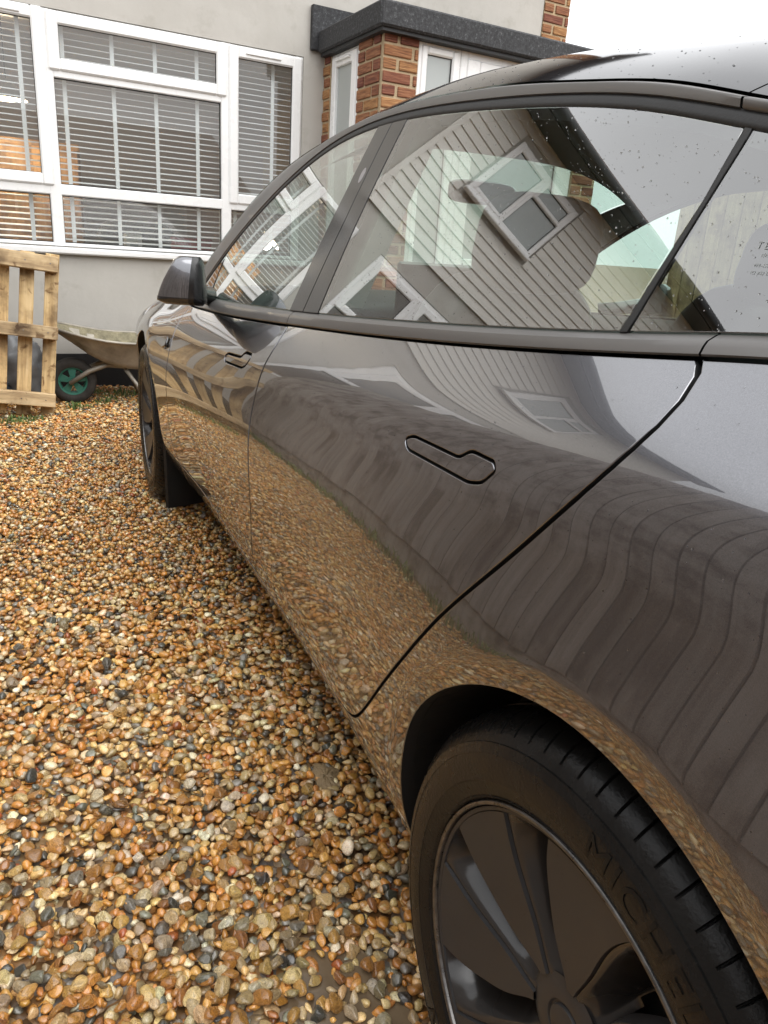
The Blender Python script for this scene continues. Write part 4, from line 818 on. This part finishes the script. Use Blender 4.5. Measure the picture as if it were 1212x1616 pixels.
# --- wheels
def make_wheel():
    R_ = np.array([.232, .19, .14, .09, .055]); L_ = np.radians([27, 23.2, 21, 22, 30]); T_ = np.radians([58.5, 55, 52.6, 50.5, 45.5])
    fL = nspl(R_[::-1], L_[::-1]); fT = nspl(R_[::-1], T_[::-1]); dish = lambda r: -.006-.026*(1-np.clip(r/.234, 0, 1)**1.7); STEP = 2*PI/7
    mb = MB()
    def W(r, th, d): return np.stack([r*np.cos(th), dish(r)-d, r*np.sin(th)], -1)
    rs = np.linspace(.052, .2255, 26)
    for k in range(7):
        o = k*STEP; a = fL(rs)+o; b = fT(rs)+o; t = np.linspace(0, 1, 9)
        g = .0016/rs
        th = (a+g)[:, None]*(1-t)+(b-g)[:, None]*t; mb.grid(W(np.repeat(rs[:, None], 9, 1), th, 0*th))
        for e, s in ((a+g, 1), (b-g, -1)):      # edges of the blade
            mb.grid(np.stack([W(rs, e, 0*rs), W(rs, e-s*.0006/rs, 0*rs+.006), W(rs, e-s*.0008/rs, 0*rs+.022)], 0))
    c = fL(rs)+STEP; b = fT(rs); t2 = np.linspace(0, 1, 15)      # scooped floor between two blades
    th = b[:, None]*(1-t2)+c[:, None]*t2; rr = np.repeat(rs[:, None], 15, 1); wid = (c-b)[:, None]*rr
    env = np.clip((.2215-rr)/.022, 0, 1)**.6*np.clip((rr-.045)/.05, 0, 1); dep = .0030+env*(.0015+1.62*wid*np.clip((t2[None]-.10)/.9, 0, .68)); sm = MB()
    Pp = W(rr, th, dep)
    for i in range(25):
        for j in range(14):
            if t2[j] > .77 and .095 < rs[i] < .198: continue
            n = len(sm.v); sm.v += [tuple(Pp[i, j]), tuple(Pp[i, j+1]), tuple(Pp[i+1, j+1]), tuple(Pp[i+1, j])]; sm.f.append([n, n+1, n+2, n+3])
    sme = sm.mesh('scoop', M['scoop']); bm = bmesh.new(); bm.from_mesh(sme); bmesh.ops.remove_doubles(bm, verts=bm.verts[:], dist=1e-5)
    for f in bm.faces: f.smooth = True
    bm.to_mesh(sme); bm.free()
    t = np.linspace(0, 2*PI, 113); ring = []
    for r, d in ((.2255, .02), (.2262, .0005), (.2270, 0), (.2310, 0), (.2318, .002), (.2320, .014)): ring.append(W(np.full(113, r), t, np.full(113, d)))
    mb.grid(np.stack(ring, 0))
    hub = []
    for r, d in ((.0005, -.002), (.018, -.002), (.0235, -.001), (.0245, .003), (.027, .003), (.029, .0), (.045, -.001), (.056, .003)): hub.append(np.stack([r*np.cos(t), np.full(113, -.032-d*1.), r*np.sin(t)], -1))
    mb.grid(np.stack(hub, 0))
    me = mb.mesh('wheel', M['cover']); bm = bmesh.new(); bm.from_mesh(me); bmesh.ops.remove_doubles(bm, verts=bm.verts[:], dist=1e-5); bm.normal_update()
    for f in bm.faces: f.smooth = True
    for e in bm.edges: e.smooth = not (len(e.link_faces) == 2 and e.calc_face_angle(0) > math.radians(24))
    bm.to_mesh(me); bm.free(); w = link('wheel', me, car)
    for k in range(7): so_ = link('scoop', sme, w); so_.rotation_euler = (0, -k*STEP, 0)
    # rim lip and barrel (y is measured from the outer face plane)
    pr = [(.2325, -.012), (.2330, -.004), (.2345, -.0015), (.2375, -.0015), (.2390, -.005), (.2385, -.018), (.226, -.03), (.220, -.10), (.222, -.17)]
    MB().grid(np.stack([np.stack([np.full(113, r)*np.cos(t), np.full(113, y), np.full(113, r)*np.sin(t)], -1) for r, y in pr], 0)).build('rim', M['rim'], w, True)
    # tyre with circumferential ribs and shoulder notches
    pr = [(.236, -.020), (.2375, -.010), (.2405, -.003), (.244, .0005), (.2445, -.0006), (.250, .002), (.262, .005), (.2625, .0058), (.272, .0062), (.285, .0055), (.292, .004), (.2925, .0046), (.3035, .0005), (.304, -.0016), (.3125, -.007), (.320, -.0145), (.327, -.025), (.3318, -.039), (.3335, -.050), (.3335, -.054), (.328, -.055), (.328, -.061), (.334, -.062), (.3345, -.088), (.328, -.089), (.328, -.098), (.3345, -.099), (.3345, -.121), (.328, -.122), (.328, -.131), (.334, -.132), (.3335, -.158), (.328, -.159), (.328, -.165), (.332, -.166), (.325, -.19), (.305, -.214), (.270, -.222), (.240, -.205), (.236, -.196)]
    nt = 76; fr = np.array([0, .05, .10, .13, .35, .6, .85]); ang = np.array([(k+f_)*2*PI/nt for k in range(nt) for f_ in fr]+[2*PI]); no = np.array([1 if f_ in (.05, .10) else 0 for k in range(nt) for f_ in fr]+[0])
    Pp = []
    for r, y in pr:
        sh = -.104 < -.104 or (-.052 < y < -.008 and r > .312); skew = (y+.03)*1.2
        rr = r-no*(.0055 if sh else 0); Pp.append(np.stack([rr*np.cos(ang+skew*.3), np.full(len(ang), y), rr*np.sin(ang+skew*.3)], -1))
    ty = MB().grid(np.stack(Pp, 0)).build('tyre', M['tyre'], w, True); auto_smooth(ty, 40)
    fy = nspl([.236, .2405, .244, .250, .262, .272, .285, .292, .3035, .3125], [-.02, -.003, .0005, .002, .005, .0062, .0055, .004, .0005, -.007])
    for s_, size, r0, a0, ex, mat in LETTERS: wrap_text(s_, size, r0, a0, fy, w, mat)
    d = MB().grid(np.stack([np.stack([r*np.cos(t), np.full(113, y), r*np.sin(t)], -1) for r, y in ((.02, -.10), (.17, -.105), (.171, -.125), (.02, -.125))], 0)).build('brake_disc', M['disc'], w, True)
    MB().grid(np.stack([np.stack([r*np.cos(t), np.full(113, -.15), r*np.sin(t)], -1) for r in (.01, .225)], 0)).build('backing_plate', M['black'], w)
    return w
def text_mesh(s, size, space=1.):
    cu = bpy.data.curves.new('t', 'FONT'); cu.body = s; cu.size = size; cu.resolution_u = 3; cu.space_character = space; cu.fill_mode = 'BOTH'; o = bpy.data.objects.new('t', cu); COL.objects.link(o)
    dg = bpy.context.evaluated_depsgraph_get(); dg.update(); e = o.evaluated_get(dg); me = e.to_mesh(); v = np.array([q.co[:] for q in me.vertices]); f = [list(p.vertices) for p in me.polygons]; e.to_mesh_clear()
    COL.objects.unlink(o); bpy.data.objects.remove(o); bpy.data.curves.remove(cu); return v, f
def wrap_text(s, size, r0, a0, fy, parent, mat):
    v, f = text_mesh(s, size, 1.12); bm = bmesh.new(); vs = [bm.verts.new(q) for q in v]
    for q in f:
        try: bm.faces.new([vs[i] for i in q])
        except ValueError: pass
    bmesh.ops.triangulate(bm, faces=bm.faces[:]); bmesh.ops.subdivide_edges(bm, edges=[e for e in bm.edges if e.calc_length() > .006], cuts=2, use_grid_fill=True); bmesh.ops.triangulate(bm, faces=bm.faces[:])
    for q in bm.verts:
        r = r0+q.co.y; a = a0+q.co.x/r0; q.co = (r*math.cos(a), float(fy(r))+.0009, r*math.sin(a))
    me = bpy.data.meshes.new('sidewall_lettering'); bm.to_mesh(me); bm.free(); me.materials.append(mat); return link('sidewall_lettering', me, parent)
LETTERS = [('MICHELIN', .040, .2625, math.radians(93), 0, M['tyre_letter']), ('MICHELIN', .040, .2625, math.radians(273), 0, M['tyre_letter'])]
def copy_tree(o, parent):
    c = o.copy(); COL.objects.link(c); c.parent = parent
    for ch_ in o.children: copy_tree(ch_, c)
    return c
w0 = make_wheel(); w0.location = (0, .8985, .334); w0.rotation_euler = (0, 0, 0)
w1 = copy_tree(w0, car); w1.location = (2.875, .8985, .334); w1.rotation_euler = (0, .7, math.radians(-1.5))
for wx in (0, 2.875):
    w2 = copy_tree(w0, car); w2.location = (wx, -.8985, .334); w2.rotation_euler = (0, 0, PI)
# mud flap behind the front wheel
fl = MB(); P_ = [(2.515, .60), (2.50, .885), (2.50, .885), (2.515, .60)]
obj('mud_flap', [(2.53, .66, .42), (2.47, .885, .42), (2.50, .875, .055), (2.56, .66, .055), (2.545, .665, .42), (2.485, .893, .42), (2.515, .883, .055), (2.575, .665, .055)], [(0, 1, 2, 3), (4, 7, 6, 5), (0, 4, 5, 1), (1, 5, 6, 2), (2, 6, 7, 3), (0, 3, 7, 4)], M['black'], car)
# --- folded door mirror
def mirror():
    zs = np.linspace(0, 1, 13); rings = []; nn_ = 28; t = np.linspace(0, 2*PI, nn_, endpoint=False)
    for s in zs:
        lf = -.074+.060*s**1.5+.014*max(0, (.12-s)/.12)**2; rt = .066-.010*s**2; hw = (rt-lf)/2; cx = (rt+lf)/2; hd = .052*(1-.35*s**3)*(1-.5*max(0, (.1-s)/.1)**2)
        if s == 0: hw *= .85; hd *= .75
        if s == 1: hw *= .8; hd *= .6
        c, sn = np.cos(t), np.sin(t); e = .62
        rings.append(np.stack([cx+hw*np.sign(c)*np.abs(c)**e, hd*np.sign(sn)*np.abs(sn)**e, np.full(nn_, s*.135)], 1))
    V = np.concatenate(rings); F_ = [(i*nn_+k, i*nn_+(k+1) % nn_, (i+1)*nn_+(k+1) % nn_, (i+1)*nn_+k) for i in range(12) for k in range(nn_)]+[tuple(range(nn_))[::-1], tuple(12*nn_+k for k in range(nn_))]
    return V, F_
MV, MF = mirror()
MM = Matrix.Translation((1.888, .909, .903))@Matrix.Rotation(math.radians(-112), 4, 'Z')
def xf(v): return np.array([(MM@Vector(q))[:] for q in v])
cen = np.array([MV[list(f_)].mean(0) for f_ in MF])
cap_f = [f_ for f_, c in zip(MF, cen) if c[2] > .022 and c[0] < .030]; low_f = [f_ for f_, c in zip(MF, cen) if c[2] <= .022 and c[0] < .030]; bez_f = [f_ for f_, c in zip(MF, cen) if c[0] >= .030]
mo = obj('door_mirror', xf(MV*[.985, .985, 1]), MF, M['gloss_black'], car, True); obj('mirror_cap', xf(MV), cap_f, M['paint'], mo, True); obj('lower_shell', xf(MV*[1.01, 1.01, 1]), low_f, M['gloss_black'], mo, True); obj('bezel', xf(MV*[1.02, 1.02, 1]), bez_f, simple('piano_black_bezel', (.01, .01, .01), .2), mo, True)
MB().tube([(1.99, .915, .945), (2.04, .85, .93), (2.09, .79, .915)], [.03, .026, .03], 12).build('mirror_arm', M['gloss_black'], mo, True)
# side repeater camera on the fender
rep = np.array([(2.33, .752), (2.315, .722), (2.36, .708), (2.52, .712), (2.50, .732)])
rpm = panel('repeater_camera', round_corners(rep, .012), Yside, M['gloss_black'], PT['fender'], gap=0, step=.02, edge=.004, depth=.006, sink=-.010)
# --- right-hand side: mirrored copies
for k_ in ('rear_door', 'front_door', 'quarter', 'fender', 'sill'):
    c_ = copy_tree(PT[k_], car); c_.scale = (1, -1, 1)
for o_ in [o for o in list(car.children) if o.name.split('.')[0] in ('inner_body', 'window_pane', 'window_seal', 'roof_rail', 'belt_trim', 'rear_pillar')]:
    c_ = copy_tree(o_, car); c_.scale = (1, -1, 1)
mr_ = copy_tree(mo, car); mr_.scale = (1, -1, 1); mr_.rotation_euler = (0, 0, 0)
# --- cabin
cab = empty('cabin', parent=car)
MB().box(-.3, 2.3, -.78, .78, .19, .24).build('cabin_floor', M['dash'], cab)
for sy in (1, -1):
    xs = np.linspace(.1, 2.3, 24); rows = [np.stack([xs, np.full(24, sy*.72), np.full(24, .24)], 1), np.stack([xs, np.full(24, sy*.74), np.full(24, .75)], 1), np.stack([xs, sy*(f_yt(xs)-.055), f_zt(xs)-.03], 1), np.stack([xs, sy*(f_yt(xs)-.018), f_zt(xs)-.006], 1)]
    sheet('door_card', np.stack(rows, 0), M['dash'], cab)
    bpv = [(1.19, .755, .98), (1.03, .755, .98), (1.03, .60, 1.34), (1.14, .60, 1.34)]; bpv = [(x, sy*y, z) for x, y, z in bpv]; bpi = [(x, y-sy*.05, z) for x, y, z in bpv]
    obj('inner_pillar', bpv+bpi, [(0, 1, 2, 3), (4, 7, 6, 5), (0, 4, 5, 1), (1, 5, 6, 2), (2, 6, 7, 3), (3, 7, 4, 0)], M['headliner'], cab)
def lean(a, zc=0):
    ca, sa = math.cos(a), math.sin(a)
    def f(v):
        x = v[:, 0]*ca-(v[:, 2]-zc)*sa; z = v[:, 0]*sa+(v[:, 2]-zc)*ca+zc; return np.stack([x, v[:, 1]*(1-.16*np.clip(v[:, 2]/.35, 0, 1)), z], 1)
    return f
for sy in (1, -1):
    st = empty('front_seat', (1.28, sy*.37, .24), 0, car)
    superell('cushion', (.12, 0, .16), (.28, .25, .11), M['seat'], st, .45, .4); superell('backrest', (-.20, 0, .48), (.09, .25, .36), M['seat'], st, .5, .5, fn=lean(.30)); superell('headrest', (-.355, 0, .885), (.055, .14, .095), M['seat'], st, .55, .6, fn=lean(.2))
rb_ = superell('rear_bench', (.22, 0, .50), (.27, .66, .12), M['seat'], cab, .4, .35); superell('rear_backrest', (-.16, 0, .80), (.10, .66, .32), M['seat'], cab, .5, .35, fn=lean(.38))
for y in (.42, -.42, 0): superell('rear_headrest', (-.32, y, 1.035), (.06, .12, .075), M['seat'], cab, .55, .6)
superell('dashboard', (2.28, 0, .84), (.32, .74, .10), M['dash'], cab, .5, .3); MB().box(1.95, 1.97, -.19, .19, .86, 1.06, .008).build('touch_screen', M['gloss_black'], cab)
tt = np.linspace(0, 2*PI, 33); MB().tube([(1.84+.07*math.sin(a), -.37+.18*math.cos(a), .88+.165*math.sin(a)) for a in tt], .015, 8, False).build('steering_wheel', M['seat'], cab, True)
MB().box(1.85, 1.9, -.43, -.31, .84, .92, .015).build('wheel_hub', M['seat'], cab)
superell('rear_view_mirror', (1.78, 0, 1.28), (.02, .12, .035), M['gloss_black'], cab, .5, .5)
MB().box(.9, 2.1, -.10, .10, .3, .52, .03).build('centre_console', M['dash'], cab)
# etched writing on the quarter glass
def glass_text(s, size, x, z, sp=1.25):
    v, f = text_mesh(s, size, sp); xs = x-v[:, 0]; zs = z+v[:, 1]; p3, n3 = surf(Yglass, xs, zs, -.0006); return obj('etched_text', p3, [q[::-1] for q in f], M['etch'], PT['qglass'])
M['etch'] = simple('etched_white', (.30, .32, .31), .8)
glass_text('TESLA', .0085, .062, 1.118, 1.6); glass_text('TEMPERED', .0032, .054, 1.112); glass_text('43R-00048', .0036, .056, 1.104); glass_text('M2 AS2 DOT', .0036, .056, 1.098)
# --- raindrops
def drop_mesh(P3, N3, rad, flat=.55):
    k = 7; t = np.linspace(0, 2*PI, k, endpoint=False); n = len(P3); a = np.cross(N3, [0, 0, 1.]); a /= np.linalg.norm(a, axis=1, keepdims=True)+1e-9; b = np.cross(N3, a); V = []
    for rr, hh in ((1., 0.), (.72, .7)): V.append(P3[:, None]+rad[:, None, None]*(rr*(np.cos(t)[None, :, None]*a[:, None]+np.sin(t)[None, :, None]*b[:, None])+hh*flat*N3[:, None]))
    V.append((P3+N3*rad[:, None]*flat)[:, None]); V = np.concatenate(V, 1); m = 2*k+1
    f = [(i, (i+1) % k, k+(i+1) % k, k+i) for i in range(k)]+[(k+i, k+(i+1) % k, 2*k) for i in range(k)]
    F_ = [[q+i*m for q in g] for i in range(n) for g in f]; return V.reshape(-1, 3), F_
def drops(parent, poly, F, n, r0, r1, lift=.0, bias=None):
    lo, hi = np.min(poly, 0), np.max(poly, 0); q = rng.uniform(lo, hi, (n*4, 2)); q = q[inside(poly, q)][:n]
    if bias is not None: q = q[rng.uniform(0, 1, len(q)) < bias(q)]
    p3, n3 = surf(F, q[:, 0], q[:, 1], -lift); r = .72*(r0+(r1-r0)*rng.uniform(0, 1, len(q))**3.2)
    v, f = drop_mesh(p3, n3, r); o = obj('raindrops', v, f, M['drop'], parent, True); o['kind'] = 'stuff'; return o
drops(PT['rear_door'], rear_glass, Yglass, 1500, .0005, .0017, .0003); drops(PT['front_door'], front_glass, Yglass, 500, .0006, .0018, .0003); 
o_ = drops(PT['qglass'], quarter_glass, Yglass, 420, .0005, .0016, .0003)
drops(PT['rear_door'], offset(ccw(resample(rear_door_poly, .02)), .01), Yside, 900, .0005, .0015, .0, lambda q: np.clip((q[:, 1]-.55)/.3, .1, 1))
drops(PT['quarter'], offset(ccw(resample(quarter_poly, .02)), .01), Yside, 1000, .0005, .0016, .0, lambda q: np.clip((q[:, 1]-.6)/.25, .1, 1))
rp = roof_P(.16, 1.62, 60); i0 = rng.integers(0, 58, 500); j0 = rng.integers(22, 40, 500); tt_ = rng.uniform(0, 1, (500, 2, 1))
pa = rp[i0, j0]*(1-tt_[:, 0])*(1-tt_[:, 1])+rp[i0+1, j0]*tt_[:, 0]*(1-tt_[:, 1])+rp[i0, j0+1]*(1-tt_[:, 0])*tt_[:, 1]+rp[i0+1, j0+1]*tt_[:, 0]*tt_[:, 1]
na = np.cross(rp[i0+1, j0]-rp[i0, j0], rp[i0, j0+1]-rp[i0, j0]); na /= np.linalg.norm(na, axis=1, keepdims=True); na[na[:, 2] < 0] *= -1
v, f = drop_mesh(pa, na, .0005+.0010*rng.uniform(0, 1, 500)**2.5); o_ = obj('raindrops', v, f, M['drop'], PT['roof'], True); o_['kind'] = 'stuff'
rr = .06+.165*np.sqrt(rng.uniform(0, 1, 220)); th = rng.uniform(0, 2*PI, 220); pa = np.stack([rr*np.cos(th), -.006-.026*(1-(rr/.234)**1.7)+.0002, rr*np.sin(th)], 1)
v, f = drop_mesh(pa, np.tile([0., 1., 0.001], (220, 1)), 0.0003+.0007*rng.uniform(0, 1, 220)**3); o_ = obj('raindrops', v, f, M['drop'], w0, True); o_['kind'] = 'stuff'
# ------------------------------------------------------------------ pallet leaning by the wall
pal = empty('pallet', (4.50, 1.235, .0)); pal.rotation_euler = (math.radians(6.2), math.radians(6.), 0)
tag(pal, 'weathered pine pallet stood on its edge beside the wheelbarrow', 'pallet')
for k in range(6):
    y = .0+k*.131; w = .079+random.uniform(-.004, .004); z1 = .93+random.uniform(-.004, .012)
    MB().box(.0, .022, y, y+w, -.01, z1, .003).build('deck_board', M['pallet'], pal)
for z, h, e in ((.835, .088, .012), (.452, .075, .0), (.055, .078, .010)):
    MB().box(-.092, -.0015, -.004+e*0+(.012 if h == .088 else .0), 0.745, z, z+h, .004).build('bearer', M['pallet_y'], pal)
for k in range(6):
    y = .02+k*.131
    for z in (.88, .49, .095):
        if k < 5: MB().tube([(-.0935, y+.03, z), (-.0915, y+.03, z)], .004, 6).build('nail_head', M['disc'], pal)
# ------------------------------------------------------------------ wheelbarrow along the wall, wheel towards the pallet
wbr = empty('wheelbarrow', (4.93, .80, 0)); tag(wbr, 'old grey steel wheelbarrow with a green wheel standing against the wall', 'wheelbarrow')
def section(yb, zt, zb_, wt, wbm):
    """tray section across x: top half width wt, bottom half width wbm"""
    return [(-wt, zt), (-wt*.97, zt-.012), (-wbm*1.06, zb_+.04), (-wbm, zb_+.008), (-wbm*.6, zb_), (wbm*.6, zb_), (wbm, zb_+.008), (wbm*1.06, zb_+.04), (wt*.97, zt-.012), (wt, zt)]
stations = [(.40, .492, .470, .17, .14), (.30, .470, .400, .25, .17), (.20, .448, .325, .285, .18), (.10, .430, .270, .30, .19), (.0, .420, .240, .305, .195), (-.15, .414, .225, .31, .20), (-.30, .418, .235, .31, .20), (-.42, .428, .30, .30, .19), (-.52, .440, .42, .28, .18)]
Pt = np.array([[(x, y, z) for x, z in section(y, zt, zb_, wt, wm)] for y, zt, zb_, wt, wm in stations])
tr = MB().grid(Pt); tr_o = tr.build('tray', M['galv'], wbr, True)
Pi = Pt.copy(); Pi[:, :, 0] *= .985; Pi[:, :, 2] += .005; MB().grid(Pi[:, ::-1]).build('tray_lining', M['moss'], wbr, True)
rimp = [Pt[i, 0] for i in range(len(stations))]+[Pt[-1, -1]]+[Pt[i, -1] for i in range(len(stations)-1, -1, -1)]+[Pt[0, 0]]
MB().tube(rimp, .009, 8).build('tray_lip', M['galv'], wbr, True)
wl_ = empty('barrow_wheel', (-.06, .30, .145), 0, wbr); t = np.linspace(0, 2*PI, 41)
rev = lambda pr: np.stack([np.stack([np.full(41, x), r*np.cos(t), r*np.sin(t)], -1) for r, x in pr], 0)
ww = MB().grid(rev([(.088, -.034), (.092, -.041), (.115, -.046), (.136, -.040), (.146, -.022), (.149, 0), (.146, .022), (.136, .040), (.115, .046), (.092, .041), (.088, .034)])).build('tyre', M['barrow_tyre'], wl_, True)
hubm = MB().grid(rev([(.072, .02), (.086, .034), (.0935, .034), (.0935, -.036), (.086, -.036), (.078, -.028), (.072, .02)]))
for k in range(5):
    a = 2*PI*k/5+.3; c, s = math.cos(a), math.sin(a); mbv = []
    for r, w in ((.02, .014), (.082, .026)):
        for q in (-1, 1): mbv += [(-.026, r*c-q*w*s, r*s+q*w*c), (-.012, r*c-q*w*s, r*s+q*w*c)]
    hubm.add(mbv, [(0, 4, 6, 2), (1, 3, 7, 5), (0, 1, 5, 4), (2, 6, 7, 3)])
hubm.add(*(lambda m: (m.v, m.f))(MB().tube([(-.036, 0, 0), (.036, 0, 0)], .026, 14))); hubm.build('rim', M['green'], wl_)
for sx in (-1, 1):
    MB().tube([(-.06+sx*.062, .315, .140), (-.06+sx*.066, .20, .215), (-.05+sx*.09, .09, .258), (sx*.17, -.30, .235), (sx*.24, -.75, .46), (sx*.27, -1.0, .52)], .0155, 10).build('frame_tube', M['galv'], wbr, True)
    MB().tube([(sx*.16, -.02, .235), (sx*.22, -.10, .12), (sx*.235, -.14, .012), (sx*.235, -.24, .012), (sx*.20, -.36, .25)], .0125, 10).build('leg', M['galv'], wbr, True)
MB().tube([(-.13, .315, .140), (.01, .315, .140)], .011, 10).build('axle', M['galv'], wbr, True)
for sx in (-1, 1): MB().tube([(sx*.27, -1.0, .52), (sx*.272, -1.12, .535)], .019, 10).build('grip', M['rubber'], wbr, True)
# ------------------------------------------------------------------ rubbish behind the pallet
def crumple(name, c, r, mat, label, cat, seed, amp=.22):
    rs = np.random.default_rng(seed); ks = [(rs.normal(size=3)*5, rs.uniform(0, 6.28)) for _ in range(9)]
    def fn(v):
        u = v/np.array(r); d = sum(np.abs(np.sin(u@k*.9+p)) for k, p in ks)/9-.6; return v*(1+amp*2.4*d)[:, None]
    o = superell(name, (0, 0, r[2]*.93), r, mat, None, .8, .8, 44, 26, fn); o.location = c; tag(o, label, cat); return o
crumple('plastic_sack', (4.98, 1.42, 0), (.17, .16, .21), M['bag'], 'crumpled grey plastic sack behind the pallet slats', 'sack', 3)
crumple('rubbish_bag', (5.05, 1.80, 0), (.20, .22, .19), simple('black_bin_bag', (.012, .012, .013), .25, bump=.3, bscale=12), 'black bin bag slumped against the wall behind the pallet', 'bag', 6)
crumple('rubbish_bag', (4.86, 1.56, 0), (.12, .10, .09), simple('dark_tarpaulin', (.03, .04, .055), .4), 'dark blue folded tarpaulin on the gravel behind the pallet', 'tarpaulin', 9).name = 'folded_tarpaulin'
# ------------------------------------------------------------------ weeds
def tuft(spots, label):
    V = []; F_ = []
    for cx, cy, rad, n, hmax in spots:
        for _ in range(n):
            a = random.uniform(0, 6.28); r = rad*random.random()**.6; x, y = cx+r*math.cos(a), cy+r*math.sin(a); h = hmax*random.uniform(.35, 1); d = random.uniform(0, 6.28); lx, ly = math.cos(d)*h*random.uniform(.2, .8), math.sin(d)*h*random.uniform(.2, .8); w = random.uniform(.002, .006); b = len(V); e = d+1.57
            ex, ey = w*math.cos(e), w*math.sin(e)
            V += [(x-ex, y-ey, -.005), (x+ex, y+ey, -.005), (x+lx*.45+ex*.8, y+ly*.45+ey*.8, h*.65), (x+lx*.45-ex*.8, y+ly*.45-ey*.8, h*.65), (x+lx, y+ly, h*.9)]; F_ += [(b, b+1, b+2, b+3), (b+3, b+2, b+4)]
    o = obj('weeds', V, F_, M['grass']); tag(o, label, 'weeds', kind='stuff'); return o
tuft([(4.36, 1.43, .09, 110, .04), (4.40, 1.33, .05, 40, .03), (4.33, 1.55, .09, 90, .045), (4.34, 1.72, .1, 80, .05)], 'short green grass growing along the foot of the pallet')
tuft([(4.66, 1.10, .05, 40, .06), (4.70, 1.02, .06, 22, .03), (4.95, .88, .09, 60, .04), (5.15, .95, .1, 90, .05), (5.1, .75, .1, 70, .05), (4.82, .93, .06, 40, .035)], 'green weeds in the gravel under the wheelbarrow')
tuft([(x, 2.12+random.uniform(-.04, .04), .05, 22, .09) for x in np.arange(1.5, 5.2, .11)], 'strip of weeds along the foot of the brown fence')
